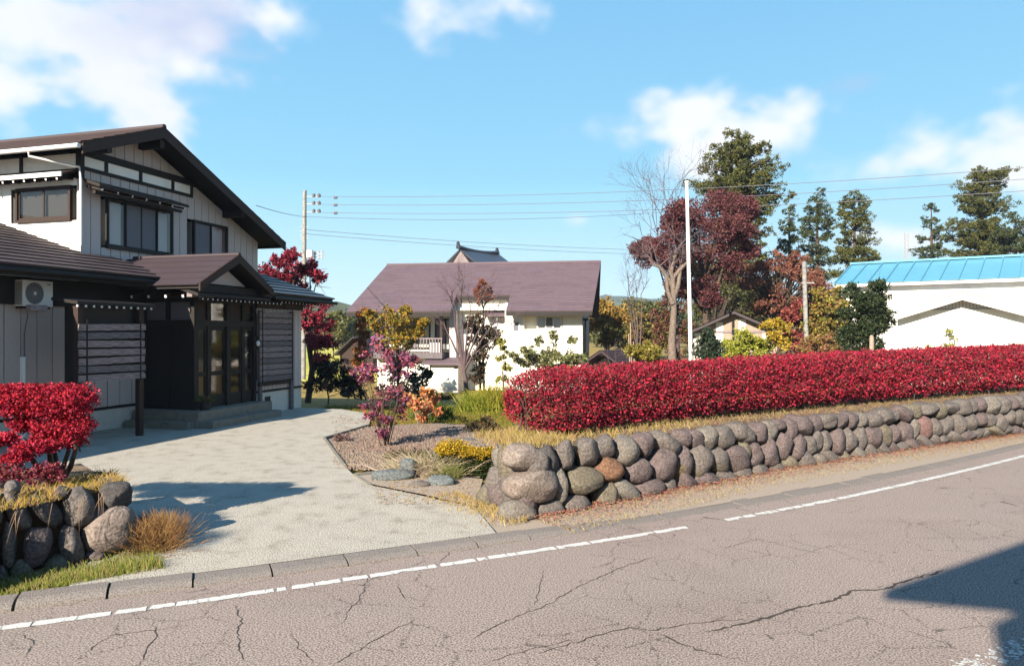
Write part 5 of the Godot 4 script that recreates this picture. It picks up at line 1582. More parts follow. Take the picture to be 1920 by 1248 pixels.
func make_hedges() -> void:
	var r := rng_of(401)
	var red := [Color(0.4, 0.012, 0.035), Color(0.3, 0.01, 0.035), Color(0.48, 0.03, 0.045), Color(0.2, 0.01, 0.03), Color(0.36, 0.02, 0.06), Color(0.14, 0.015, 0.025), Color(0.22, 0.04, 0.05), Color(0.12, 0.04, 0.03)]
	var line := []
	for px in [975, 1060, 1150, 1290, 1480, 1700, 1920, 2300]:
		var z := foot_z(FOOT, px)
		line.append(Vector2((px - 960.0) / F * z, z))
	var fl := spline(line, 0.1)
	var start := 6
	var mid := offset_line(fl, 1.06)
	var hd := thing("red_hedge", "long clipped hedge with crimson autumn leaves above the stone wall", "hedge", here(w3(mid[start], 0.9)))
	var base := hd.position
	var fm := MB.new()
	var st := MB.new()
	var fn := FastNoiseLite.new()
	fn.seed = 4
	fn.frequency = 1.0
	for i in range(start, fl.size()):
		var near := clampf((i - start) / 130.0, 0, 1)
		var d: Vector2 = (mid[mini(i + 1, mid.size() - 1)] - mid[maxi(i - 1, 0)]).normalized()
		var nn := Vector2(-d.y, d.x)
		var top := 1.68 + 0.22 * clampf((mid[i].x - 0.4) / 12.0, 0, 1)
		var bot := 0.87 + 0.06 * near
		var hw := 0.5
		var endf := clampf((i - start) / 5.0, 0.0, 1.0)
		endf = sqrt(1.0 - (1.0 - endf) * (1.0 - endf))
		var n := int(lerpf(1560, 950, near))
		for j in n:
			var an := r.randf() * TAU
			var q := Vector2(cos(an), sin(an))
			var l := pow(pow(absf(q.x), 4.0) + pow(absf(q.y), 4.0), -0.25)
			var depth := 1.0 - absf(r.randfn(0.0, 0.16))
			if r.randf() < 0.22:
				depth = r.randf()
			var bumpy := 1.0 + 0.2 * fn.get_noise_3d(i * 0.25, q.x * 1.8, q.y * 1.8) + 0.16 * fn.get_noise_3d(i * 0.8, q.x * 4.0, q.y * 4.0)
			if fn.get_noise_3d(i * 0.42 + 90.0, q.x * 2.6, q.y * 2.6) < -0.3 and depth > 0.8 and r.randf() < 0.6:
				continue
			q *= l * depth * bumpy * (0.35 + 0.65 * endf)
			var hc := (top + bot) / 2.0
			var p2: Vector2 = mid[i] + nn * q.x * hw + d * r.randf_range(-0.07, 0.07)
			var y := hc + q.y * (top - bot) / 2.0
			if q.y < -0.55 and r.randf() < 0.45:
				continue
			var p := w3(p2, y) - base
			var out := w3(nn * q.x, q.y)
			var a := (out * 0.5 + Vector3(r.randfn(), r.randfn() + 0.3, r.randfn()) * 0.6).normalized()
			var s := a.cross(Vector3(r.randfn(), r.randfn(), r.randfn())).normalized()
			var sz := lerpf(0.033, 0.046, near) * r.randf_range(0.6, 1.4)
			fm.leaf(p, a, s, sz, sz * 0.32, red[r.randi() % red.size()] * r.randf_range(0.7, 1.2))
		if i % 3 == 0:
			for j in 3:
				var p0 := w3(mid[i] + nn * r.randf_range(-0.3, 0.3), 0.8) - base
				var p1 := p0 + Vector3(r.randf_range(-0.12, 0.12), 0.35, r.randf_range(-0.12, 0.12))
				st.tube([p0, p1], [0.014, 0.009], 5, false)
				for q in 4:
					var p3 := p1 + Vector3(r.randf_range(-0.3, 0.3), r.randf_range(0.2, 0.62), r.randf_range(-0.4, 0.4))
					st.tube([p1, p3], [0.007, 0.0025], 4, false)
	part(hd, "foliage", fm, M.red_leaf)
	part(hd, "stems", st, M.bark, "stuff")
	# clipped shrub in tiers on the short wall
	var bu := thing("red_shrub", "clipped crimson shrub in flat tiers on a twisted grey trunk", "shrub", here(at(108, 885, 7.3) * Vector3(1, 0, 1) + Vector3(0, 0.64, 0)))
	var b := bu.position
	var bm := MB.new()
	var top2 := at(120, 720, 7.2).y
	var spots := []
	for x in range(-190, 170, 24):
		spots.append([x, 750, 7.2, 0.16, 0.15, 1500])
		spots.append([x, 752, 7.6, 0.17, 0.15, 900])
	for e in [[45, 795, 0.12, 0.07], [100, 800, 0.18, 0.11], [140, 795, 0.16, 0.12], [130, 822, 0.16, 0.08], [90, 815, 0.14, 0.08]]:
		spots.append([e[0], e[1], 7.25, e[2], e[3], 1300])
	for e in [[0, 825, 0.15, 0.06], [55, 838, 0.16, 0.06], [80, 838, 0.1, 0.05], [30, 858, 0.16, 0.05], [-40, 840, 0.18, 0.12], [-100, 850, 0.2, 0.14]]:
		spots.append([e[0], e[1], 7.0, e[2], e[3], 900])
	for s in spots:
		cloud_of_leaves(bm, r, at(s[0], s[1], s[2]) - b, Vector3(s[3], s[4], s[3]), s[5] * 8 / 5, 0.027, red.slice(0, 5) + [Color(0.55, 0.02, 0.04)], top2 - b.y, 0.32, 0.5)
	part(bu, "foliage", bm, M.red_leaf)
	var tr := MB.new()
	for e in [[Vector3(0, -0.02, 0), at(90, 830, 7.25) - b, at(60, 780, 7.25) - b], [Vector3(0.03, -0.02, 0), at(128, 845, 7.25) - b, at(120, 790, 7.3) - b], [Vector3(0.02, 0, 0.02), at(142, 840, 7.2) - b, at(135, 800, 7.2) - b], [Vector3(-0.02, 0, 0), at(50, 850, 7.1) - b, at(20, 835, 7.0) - b], [Vector3(0.0, 0, -0.02), at(100, 840, 7.4) - b, at(40, 770, 7.5) - b]]:
		tr.tube([e[0], e[0].lerp(e[1], 0.5) + Vector3(r.randf_range(-0.03, 0.03), 0, r.randf_range(-0.03, 0.03)), e[1], e[2]], [0.035, 0.026, 0.02, 0.01], 7, false)
	for i in 26:
		var p := at(r.randf_range(60, 150), r.randf_range(800, 850), 7.25) - b
		tr.tube([p, p + Vector3(r.randf_range(-0.12, 0.12), r.randf_range(0.02, 0.15), r.randf_range(-0.1, 0.1))], [0.008, 0.004], 5, false)
	part(bu, "trunk", tr, M.bark)
	var lowp := thing("low_red_shrub", "low dark red plant at the foot of the tiered shrub", "shrub", here(at(50, 905, 6.9) * Vector3(1, 0, 1) + Vector3(0, 0.64, 0)))
	var lm := MB.new()
	for e in [[-60, 880], [-20, 885], [15, 885], [45, 885], [75, 890], [100, 888]]:
		cloud_of_leaves(lm, r, at(e[0], e[1], 6.9) - lowp.position, Vector3(0.14, 0.1, 0.14), 420, 0.03, [Color(0.16, 0.015, 0.04), Color(0.24, 0.03, 0.06), Color(0.2, 0.06, 0.05)])
	part(lowp, "foliage", lm, M.red_leaf)
	# stake beside the shrub
	var sk := thing("wooden_stake", "short pale wooden stake standing on the driveway behind the shrub", "stake", here(gp(164, 842) + Vector3(0, 0.03, 0)))
	var sm := MB.new()
	sm.tube([Vector3(0, 0, 0), Vector3(-0.02, 0.5, 0), Vector3(-0.02, 0.52, 0)], [0.055, 0.05, 0.03], 10)
	part(sk, "post", sm, M.stake_wood)
	# other end of the same planting, beyond the frame: its shadow lies on the driveway

# ---------------------------------------------------------------- garden
func rock(label: String, p: Vector3, s: Vector3, tone: int, sd: int, turn := 0.0, group := "garden rocks") -> void:
	var o := part(self, "garden_rock", stone_mesh(s, Basis(Vector3.UP, turn), sd, 0.0, 2.4), M["stone%d" % tone])
	o.position = p
	tag(o, label, "rock", group)

func make_garden() -> void:
	var r := rng_of(501)
	# gravel bed
	var bed := []
	for q in [[610, 828], [645, 878], [760, 886], [900, 900], [905, 860], [960, 830], [900, 800], [800, 795], [692, 803]]:
		var g := gp(q[0], q[1])
		bed.append(Vector2(g.x, -g.z))
	var bm := MB.new()
	poly(bm, bed, 0.035)
	tag(part(self, "gravel_bed", bm, M.gravel), "gravel garden bed edged with concrete beside the driveway", "gravel bed", "", "structure")
	var bed2 := []
	for q in [[668, 899], [692, 914], [800, 936], [892, 958], [905, 905], [760, 890]]:
		var g := gp(q[0], q[1])
		bed2.append(Vector2(g.x, -g.z))
	var bm2 := MB.new()
	poly(bm2, bed2, 0.058)
	tag(part(self, "planting_bed", bm2, M.verge), "small bare soil bed with rocks at the corner of the driveway", "soil bed", "", "structure")
	var slab := []
	for q in [[645, 880], [664, 896], [755, 886], [900, 905], [905, 898], [760, 878]]:
		var g := gp(q[0], q[1])
		slab.append(Vector2(g.x, -g.z))
	# fallen leaves and pebbles on the bed
	var lm := MB.new()
	for i in 4200:
		var p := gp(r.randfn(745, 60), r.randf_range(800, 852))
		litter(lm, r, p + Vector3(0, 0.045, 0), 0.03, [Color(0.42, 0.16, 0.16), Color(0.5, 0.24, 0.2), Color(0.36, 0.1, 0.12), Color(0.5, 0.34, 0.26)])
	for i in 2200:
		var p := gp(r.randf_range(640, 940), r.randf_range(800, 880))
		litter(lm, r, p + Vector3(0, 0.042, 0), 0.02, [Color(0.4, 0.26, 0.2), Color(0.46, 0.33, 0.25), Color(0.3, 0.2, 0.14)])
	for i in 900:
		var p := gp(r.randf_range(700, 900), r.randf_range(905, 955))
		litter(lm, r, p + Vector3(0, 0.065, 0), 0.03, [Color(0.5, 0.3, 0.12), Color(0.42, 0.2, 0.12), Color(0.5, 0.36, 0.1)])
	for i in 260:
		var p := gp(r.randf_range(620, 800), r.randf_range(785, 800))
		litter(lm, r, p + Vector3(0, 0.06, 0), 0.05, [Color(0.36, 0.12, 0.08), Color(0.42, 0.2, 0.1)])
	tag(part(self, "garden_litter", lm, M.warm_leaf), "pinkish fallen leaves scattered over the gravel bed", "leaves", "", "stuff")
	var pm := MB.new()
	for i in 5200:
		var p := gp(r.randf_range(625, 930), r.randf_range(802, 885))
		var s := r.randf_range(0.008, 0.02)
		pm.tint = Color(1, 0.97, 0.93) * r.randf_range(0.5, 1.15)
		pm.hexa([p + Vector3(-s, 0.03, -s), p + Vector3(s, 0.03, -s * 0.8), p + Vector3(s, 0.03, s), p + Vector3(-s * 0.7, 0.03, s), p + Vector3(-s * 0.5, 0.04 + s, -s * 0.5), p + Vector3(s * 0.5, 0.04 + s, -s * 0.5), p + Vector3(s * 0.6, 0.04 + s, s * 0.4), p + Vector3(-s * 0.5, 0.04 + s, s * 0.6)])
	tag(part(self, "pebbles", pm, M.gravel), "small pebbles covering the gravel bed", "pebbles", "", "stuff")
	# lawn strip behind
	var gm := MB.new()
	for i in 9000:
		var px := r.randf_range(610, 960)
		var p := gp(px, r.randf_range(752, 800))
		p.y = land(p.x, p.z) - 0.03
		var c: Color = [Color(0.2, 0.19, 0.02), Color(0.3, 0.22, 0.04), Color(0.12, 0.14, 0.015)][r.randi() % 3]
		blade_patch(gm, r, p, 1, Vector3(0.05, 0, 0.05), 0.09, 0.009, [c], 0.7)
	tag(part(self, "lawn_grass", gm, M.grass_blade), "thin mossy lawn between the gravel bed and the white house", "grass", "", "stuff")
	# rocks
	rock("flat pale blue rock lying at the bed corner by the driveway", gp(735, 905) + Vector3(0, 0.09, 0), Vector3(0.32, 0.11, 0.13), 8, 901, 0.2)
	rock("upright blue-grey rock standing among the flat rocks", gp(764, 900) + Vector3(0, 0.13, 0), Vector3(0.13, 0.2, 0.12), 8, 902)
	rock("rounded blue-grey rock under the clipped yellow shrub", gp(825, 915) + Vector3(0, 0.07, 0), Vector3(0.22, 0.12, 0.14), 8, 903)
	rock("small grey rock between the two blue-grey ones", gp(786, 918) + Vector3(0, 0.05, 0), Vector3(0.16, 0.08, 0.1), 0, 904)
	rock("flat grey stepping stone on the bare ground behind the clipped shrub", gp(874, 828) + Vector3(0, 0.035, 0), Vector3(0.22, 0.035, 0.18), 7, 905)
	rock("white round stone in the shade beside the house", gp(648, 742, -0.3) + Vector3(0, 0.15, 0), Vector3(0.2, 0.2, 0.2), 3, 906)
	# clipped yellow and green shrub
	var sp := gp(868, 893)
	var cs := thing("clipped_shrub", "low clipped dark green shrub with golden tops beside the stone wall end", "shrub", here(sp))
	var cm := MB.new()
	for e in [[822, 872, 0.18], [845, 866, 0.22], [868, 868, 0.24], [892, 868, 0.22], [910, 866, 0.2], [840, 884, 0.2], [870, 884, 0.22], [898, 882, 0.2]]:
		cloud_of_leaves(cm, r, at(e[0], e[1], -sp.z + r.randf_range(-0.1, 0.15)) - sp, Vector3(e[2] * 1.15, 0.21, 0.26), 3400, 0.028, [Color(0.03, 0.05, 0.012), Color(0.05, 0.065, 0.012), Color(0.02, 0.035, 0.01)])
	for e in [[838, 843], [858, 845], [880, 847], [902, 848], [918, 850], [848, 834]]:
		cloud_of_leaves(cm, r, at(e[0], e[1], -sp.z + r.randf_range(-0.1, 0.1)) - sp, Vector3(0.2, 0.07, 0.22), 1700, 0.028, [Color(0.5, 0.3, 0.015), Color(0.42, 0.26, 0.01), Color(0.3, 0.22, 0.015)])
	part(cs, "foliage", cm, M.leaf)
	# heap of pale dry stems and grass clump
	var dg := thing("dry_grass_clump", "clump of pale dead grass stems drooping over the rocks", "grass clump", here(gp(800, 895)))
	var dm := MB.new()
	for i in 900:
		var q := Vector3(r.randfn(0, 0.22), 0.02, r.randfn(0, 0.14))
		var d := Vector3(r.randfn(0, 0.3), r.randf_range(0.1, 0.42), r.randfn(0.05, 0.25))
		dm.blade(q, q + d, 0.0035, [Color(0.5, 0.38, 0.3), Color(0.42, 0.32, 0.22), Color(0.55, 0.45, 0.35), Color(0.3, 0.3, 0.12)][r.randi() % 4])
	part(dg, "stems", dm, M.grass_blade)
	var gg := thing("grass_clump", "green arching grass clump below the clipped shrub", "grass clump", here(gp(845, 905)))
	var ggm := MB.new()
	for i in 240:
		var d := Vector3(r.randfn(0, 0.12), r.randf_range(0.12, 0.32), r.randfn(0.05, 0.12))
		var q := Vector3(r.randfn(0, 0.06), 0.02, r.randfn(0, 0.05))
		ggm.blade(q, q + d, 0.004, [Color(0.12, 0.16, 0.03), Color(0.2, 0.22, 0.06), Color(0.28, 0.26, 0.1)][r.randi() % 3])
	part(gg, "blades", ggm, M.grass_blade)
	for e in [["iris_clump", "dark green strap-leaved clump beside the orange shrub", 812, 785, 0.55, [Color(0.05, 0.09, 0.015), Color(0.08, 0.12, 0.02)]], ["lily_clump", "yellow-green strap-leaved clump in front of the white house", 895, 770, 0.7, [Color(0.2, 0.24, 0.02), Color(0.3, 0.28, 0.03), Color(0.14, 0.17, 0.02)]], ["yellow_clump", "yellowing tall grass clump beside the end of the red hedge", 930, 768, 0.9, [Color(0.4, 0.3, 0.03), Color(0.3, 0.26, 0.03), Color(0.2, 0.2, 0.03)]]]:
		var gp3 := gp(e[2], e[3])
		var c := thing(e[0], e[1], "plant", here(gp3))
		var b := MB.new()
		for i in 420:
			var d := Vector3(r.randfn(0, 0.3), r.randf_range(0.4, 1.0), r.randfn(0, 0.25)) * float(e[4])
			var q := Vector3(r.randfn(0, 0.2), -0.05, r.randfn(0, 0.16))
			b.blade(q, q + d, 0.014, e[5][r.randi() % e[5].size()])
		part(c, "blades", b, M.leaf)
	bush("heather_shrub", "low mauve heather-like shrub at the corner of the gravel bed", gp(630, 829), [[628, 822, 9], [640, 823, 9], [650, 820, 8]], 220, 0.03, [Color(0.2, 0.1, 0.13), Color(0.26, 0.16, 0.16), Color(0.12, 0.1, 0.06)], "warm_leaf", -1.0, 0.1, 504)
	bush("azalea_shrub", "small bronze azalea growing behind the stepping stone", gp(905, 812), [[890, 803, 14], [905, 800, 16], [922, 803, 14], [912, 790, 12]], 420, 0.035, [Color(0.12, 0.09, 0.04), Color(0.2, 0.09, 0.05), Color(0.07, 0.08, 0.03)], "leaf", -1.0, 0.2, 505)
	bush("creeping_shrub", "creeping dull green shrub on the gravel between purple shrub and rocks", gp(775, 862), [[755, 852, 14], [775, 850, 16], [795, 853, 14], [738, 856, 10]], 420, 0.03, [Color(0.1, 0.1, 0.05), Color(0.2, 0.15, 0.09), Color(0.14, 0.11, 0.06)], "leaf", -1.0, 0.15, 506)
	# purple shrub in the bed and its companions
	bush("purple_shrub", "tall thin shrub with purple leaves growing from the gravel bed", gp(722, 838), [[715, 690, 34], [700, 655, 26], [740, 672, 26], [690, 700, 26], [725, 720, 30], [745, 740, 24], [705, 745, 26], [695, 765, 22], [735, 770, 24], [720, 785, 22], [760, 690, 18], [716, 812, 12], [770, 675, 14], [682, 690, 14]], 85, 0.07, [Color(0.2, 0.05, 0.11), Color(0.26, 0.06, 0.1), Color(0.16, 0.06, 0.14), Color(0.3, 0.12, 0.16), Color(0.3, 0.05, 0.06)], "red_leaf", 13.6, 0.35, 502, "bark", 9, [[722, 832]], 0.02)
	bush("orange_shrub", "leggy shrub with pale orange leaves beside the purple one", gp(785, 792), [[800, 735, 10], [806, 755, 10], [795, 765, 9], [812, 745, 8], [790, 780, 8], [770, 740, 8], [815, 770, 8], [778, 760, 7]], 60, 0.11, [Color(0.5, 0.22, 0.06), Color(0.55, 0.3, 0.14), Color(0.5, 0.14, 0.06)], "warm_leaf", 17.0, 0.4, 503, "stake_wood", 10, [[786, 788]], 0.018)

# a shrub or tree: limbs run from its foot to clumps of leaves; clumps are given as pixel, pixel, half width in pixels at the distance z
func bush(called: String, label: String, foot: Vector3, clumps: Array, per: int, size: float, cols: Array, lm: String, z: float, deep: float, sd: int, wood := "bark", limbs := 6, trunk := [], r0 := 0.0, category := "shrub", group := "", flat := 0.8) -> Node3D:
	var r := rng_of(sd)
	var t := thing(called, label, category, here(foot), group)
	var zz := -foot.z if z <= 0 else z
	var wm := MB.new()
	var fm := MB.new()
	var pts := []
	var hi := 0.5
	for c in clumps:
		var rad: float = c[2] / F * zz
		for k in 2:
			var p := at(c[0] + (r.randf_range(-0.5, 0.5) * c[2] if k else 0.0), c[1] + (r.randf_range(-0.3, 0.3) * c[2] if k else 0.0), zz + r.randf_range(-1, 1) * deep * (1.0 if k == 0 else 1.8)) - foot
			pts.append(p)
			hi = maxf(hi, p.y)
			cloud_of_leaves(fm, r, p, Vector3(rad, rad * flat, rad) * r.randf_range(0.8, 1.15), per, size, cols)
	part(t, "crown", fm, M[lm])
	var tp := []
	var rad0 := r0 if r0 > 0 else 0.012 + hi * 0.012
	if trunk.is_empty():
		tp = [Vector3(0, -0.1, 0), Vector3(r.randf_range(-0.02, 0.02), 0.35 * hi * 0.5, r.randf_range(-0.02, 0.02)), Vector3(r.randf_range(-0.06, 0.06), hi * 0.35, 0)]
	else:
		tp = [Vector3(0, -0.3, 0)]
		for q in trunk:
			tp.append(at(q[0], q[1], zz) - foot)
	var tr := []
	for i in tp.size():
		tr.append(rad0 * (1.15 - 0.5 * i / tp.size()))
	wm.tube(tp, tr, 9, false)
	for i in pts.size():
		if i % 2 and limbs < 8:
			continue
		var s: Vector3 = tp[-1] if r.randf() < 0.6 else tp[-2].lerp(tp[-1], r.randf())
		var e: Vector3 = pts[i]
		var m := s.lerp(e, 0.5) + Vector3(r.randfn(0, 0.04), r.randfn(0.04, 0.03), r.randfn(0, 0.04)) * s.distance_to(e)
		wm.tube([s, m, e], [rad0 * 0.45, rad0 * 0.3, rad0 * 0.12], 6, false)
		for k in limbs / 2:
			var q := m.lerp(e, r.randf())
			var d := (e - s).normalized() + Vector3(r.randfn(), r.randfn(), r.randfn()) * 0.7
			wm.tube([q, q + d.normalized() * s.distance_to(e) * r.randf_range(0.15, 0.35)], [rad0 * 0.14, rad0 * 0.04], 4, false)
	part(t, "trunk", wm, M[wood])
	return t

func twigs(mb: MB, r: RandomNumberGenerator, p: Vector3, d: Vector3, l: float, rad: float, depth: int, up := 0.25) -> void:
	var q := p + d * l * 0.5 + Vector3(r.randfn(), r.randfn(), r.randfn()) * l * 0.05
	var e := p + d * l + Vector3(r.randfn(), r.randfn(), r.randfn()) * l * 0.06
	mb.tube([p, q, e], [rad, rad * 0.8, rad * 0.55], 5 if depth > 2 else 4, false)
	if depth <= 0:
		return
	for i in 3 if depth > 1 else 4:
		var nd := (d + Vector3(r.randfn(), r.randfn() + up, r.randfn()) * 0.55).normalized()
		twigs(mb, r, q.lerp(e, r.randf_range(0.0, 1.0)), nd, l * r.randf_range(0.55, 0.8), rad * 0.52, depth - 1, up)

func bare_tree(called: String, label: String, foot: Vector3, tips: Array, z: float, rad: float, sd: int, depth := 3, category := "tree") -> Node3D:
	var r := rng_of(sd)
	var t := thing(called, label, category, here(foot))
	var mb := MB.new()
	var top: Vector3 = at(tips[0][0], tips[0][1], z) - foot
	var fork := Vector3(top.x * 0.25, top.y * 0.35, 0)
	mb.tube([Vector3(0, -0.3, 0), fork * 0.5 + Vector3(0.02, 0, 0), fork], [rad * 1.2, rad, rad * 0.85], 8, false)
	for q in tips:
		var e: Vector3 = at(q[0], q[1], z + r.randf_range(-1, 1) * 0.8) - foot
		var s := fork * r.randf_range(0.75, 1.0)
		var d := (e - s)
		mb.tube([s, s + d * 0.45 + Vector3(0, d.length() * 0.05, 0)], [rad * 0.6, rad * 0.4], 6, false)
		twigs(mb, r, s + d * 0.45 + Vector3(0, d.length() * 0.05, 0), d.normalized(), d.length() * 0.38, rad * 0.34, depth)
	part(t, "branches", mb, M.bare)
	return t

# a Japanese cedar: a straight stem with short limbs that end in dense rounded clumps
func cedar(called: String, label: String, px: float, top: float, bottom: float, z: float, prof: Array, sd: int, cols: Array, group := "tall cedars", per := 130, clump := 1.0) -> void:
	var r := rng_of(sd)
	var foot := at(px, 660, z)
	foot.y = land(foot.x, foot.z) - 0.05
	var t := thing(called, label, "tree", here(foot), group)
	var hgt := at(px, top, z).y - foot.y
	var wm := MB.new()
	wm.tube([Vector3(0, -0.3, 0), Vector3(0.05, hgt * 0.5, 0), Vector3(0, hgt * 0.97, 0)], [hgt * 0.022, hgt * 0.014, 0.04], 9, false)
	var fm := MB.new()
	for e in prof:            # [row in the photograph, left reach, right reach in pixels]
		var y: float = at(px, e[0], z).y - foot.y
		var l: float = e[1] / F * z
		var rt: float = e[2] / F * z
		var rr := maxf(l, rt)
		var n := 3 + int(rr * 2.6)
		for i in n:
			var an := TAU * (i + r.randf() * 0.7) / n
			var reach := lerpf(l, rt, 0.5 + 0.5 * cos(an)) * r.randf_range(0.72, 1.05)
			var tip := Vector3(cos(an) * reach, y + r.randf_range(-0.55, 0.55) * clump, sin(an) * reach * 0.8)
			var s := Vector3(0, y - 0.15 * rr, 0)
			wm.tube([s, s.lerp(tip, 0.55) + Vector3(0, 0.08 * rr, 0), tip], [0.06, 0.045, 0.015], 5, false)
			for k in 1 + int(reach / (0.8 * clump)):
				var q := s.lerp(tip, 1.0 - 0.32 * k) + Vector3(r.randf_range(-0.15, 0.15), 0.12, r.randf_range(-0.15, 0.15)) * clump
				var cr := clump * r.randf_range(0.38, 0.62)
				cloud_of_leaves(fm, r, q, Vector3(cr, cr * 0.7, cr), per * 2, 0.125 * sqrt(clump), cols, 1e9, 0.34, 0.5)
	part(t, "crown", fm, M.conifer)
	part(t, "trunk", wm, M.bark)

func spread_clumps(r: RandomNumberGenerator, x0: float, x1: float, y0: float, y1: float, n: int, rad: float) -> Array:
	var out := []
	for i in n:
		var a := r.randf() * TAU
		var q := sqrt(r.randf())
		out.append([(x0 + x1) / 2 + cos(a) * q * (x1 - x0) / 2, (y0 + y1) / 2 + sin(a) * q * (y1 - y0) / 2, rad * r.randf_range(0.7, 1.25)])
	return out

func ground_at(px: float, z: float) -> Vector3:
	var p := at(px, 660, z)
	p.y = land(p.x, p.z) - 0.03
	return p

func make_trees() -> void:
	var r := rng_of(601)
	var cg := [Color(0.075, 0.085, 0.02), Color(0.11, 0.115, 0.024), Color(0.05, 0.06, 0.017), Color(0.14, 0.13, 0.03)]
	var cg2 := [Color(0.05, 0.07, 0.024), Color(0.085, 0.1, 0.028), Color(0.036, 0.05, 0.018)]
	cedar("cedar_tree", "tallest dark cedar with layered clumps behind the maroon maple", 1385, 248, 660, 52.0, [[258, 18, 14], [275, 38, 34], [295, 60, 58], [318, 78, 70], [338, 92, 88], [360, 74, 92], [385, 60, 84], [410, 45, 66], [432, 34, 60], [470, 60, 50], [500, 70, 50], [530, 80, 55], [560, 90, 60], [590, 90, 60]], 611, cg)
	cedar("cedar_tree", "thin young cedar standing between the tallest one and the pair", 1480, 385, 660, 60.0, [[392, 8, 8], [410, 16, 14], [430, 18, 18], [450, 14, 22], [470, 18, 20], [490, 20, 18], [515, 24, 22]], 612, cg2, "tall cedars", 90, 0.8)
	cedar("cedar_tree", "slim bluish cedar of the pair behind the autumn trees", 1532, 365, 660, 62.0, [[372, 8, 8], [388, 22, 18], [408, 26, 28], [428, 24, 26], [448, 30, 26], [470, 28, 24], [492, 26, 30], [515, 30, 30]], 613, cg2, "tall cedars", 110, 0.9)
	cedar("cedar_tree", "broad green cedar of the pair beside the blue roof", 1602, 366, 660, 60.0, [[374, 14, 12], [390, 26, 26], [408, 30, 30], [428, 30, 32], [450, 34, 34], [470, 36, 40], [490, 40, 46], [512, 40, 40]], 614, cg, "tall cedars", 130, 0.9)
	cedar("cedar_tree", "slender cedar behind the blue roof beside the leaning one", 1747, 383, 660, 66.0, [[390, 8, 8], [410, 14, 14], [428, 12, 12], [446, 22, 16], [466, 30, 20], [482, 28, 26]], 615, cg2, "tall cedars", 90, 0.8)
	cedar("cedar_tree", "large ragged cedar with open crown behind the blue roof", 1842, 318, 660, 64.0, [[328, 4, 50], [345, 30, 48], [362, 50, 30], [380, 42, 56], [398, 46, 44], [416, 70, 30], [436, 76, 40], [456, 74, 60], [474, 70, 60]], 616, cg, "tall cedars", 110, 0.95)
	cedar("cedar_tree", "cedar with drooping side growth at the end of the blue roof", 1905, 405, 660, 58.0, [[412, 14, 20], [430, 30, 30], [448, 40, 40], [465, 36, 40]], 617, cg2, "tall cedars", 110, 0.9)
	# maroon maple on the pollarded trunk
	var mar := [Color(0.1, 0.028, 0.034), Color(0.13, 0.04, 0.042), Color(0.075, 0.025, 0.032), Color(0.16, 0.06, 0.055)]
	bush("maroon_maple", "broad maple with dark maroon leaves in front of the tallest cedar", ground_at(1330, 36), [[1300, 400, 28], [1340, 385, 30], [1375, 385, 28], [1400, 385, 20], [1310, 430, 32], [1350, 430, 34], [1385, 420, 30], [1270, 440, 26], [1240, 460, 24], [1220, 480, 20], [1290, 470, 32], [1335, 470, 34], [1375, 460, 32], [1400, 440, 20], [1250, 490, 28], [1300, 500, 32], [1350, 505, 32], [1230, 465, 18], [1270, 520, 26], [1320, 540, 26], [1370, 490, 20], [1215, 455, 12], [1255, 415, 18], [1275, 390, 18], [1285, 420, 20], [1410, 400, 18], [1405, 470, 20], [1200, 465, 14], [1330, 560, 20], [1290, 545, 20]], 850, 0.11, mar, "red_leaf", 36.0, 1.3, 621, "bark", 6, [[1325, 600], [1320, 520]], 0.2, "tree")
	# pollarded pale trunk
	var pf := ground_at(1262, 33)
	var po := thing("pollarded_trunk", "thick pale pollarded trunk with stubby limbs beside the white pole", "tree", here(pf))
	var pm := MB.new()
	var zz := 33.0
	for e in [[[1262, 700], [1260, 640], [1264, 580], [1262, 520], [1255, 505]], [[1263, 540], [1245, 510], [1236, 500], [1225, 496]], [[1263, 520], [1280, 500], [1290, 490]], [[1262, 570], [1252, 545], [1250, 520]], [[1263, 560], [1272, 535], [1276, 505]], [[1258, 512], [1262, 490], [1270, 470]]]:
		var p := []
		var rd := []
		for i in e.size():
			p.append(at(e[i][0], e[i][1], zz + r.randf_range(-0.1, 0.1)) - pf)
			rd.append((0.2 if e[0][1] == 700 else 0.11) * (1.0 - 0.15 * i) * r.randf_range(0.9, 1.12))
		pm.tube(p, rd, 10)
	var tw := MB.new()
	for e in [[1225, 496], [1236, 500], [1255, 505], [1290, 490], [1276, 505], [1270, 470]]:
		for q in 3:
			twigs(tw, r, at(e[0], e[1], zz) - pf, Vector3(r.randfn(0, 0.5), 1.0, r.randfn(0, 0.5)).normalized(), 0.9, 0.045, 2)
	part(po, "twigs", tw, M.bare)
	part(po, "trunk", pm, M.pale_bark)
	var ivy := MB.new()
	for e in spread_clumps(r, 1228, 1296, 540, 690, 36, 12):
		cloud_of_leaves(ivy, r, at(e[0], e[1], zz + 0.5) - pf, Vector3(0.34, 0.36, 0.34), 110, 0.12, [Color(0.2, 0.08, 0.05), Color(0.14, 0.05, 0.05), Color(0.1, 0.09, 0.03)])
	part(po, "crown", ivy, M.warm_leaf)
	bare_tree("bare_tree", "leafless purplish tree rising behind the maroon maple", ground_at(1275, 40), [[1245, 350], [1212, 375], [1228, 345], [1265, 355], [1205, 410]], 40.0, 0.11, 631, 4)
	bare_tree("bare_tree", "thin bare tree leaning over the gap beside the white house", ground_at(1205, 34), [[1175, 490], [1190, 520], [1170, 540], [1210, 500], [1185, 560]], 34.0, 0.07, 632, 3)
	# reddish trees right of the maple
	var rust := [Color(0.22, 0.07, 0.05), Color(0.28, 0.1, 0.06), Color(0.16, 0.05, 0.05), Color(0.24, 0.13, 0.06)]
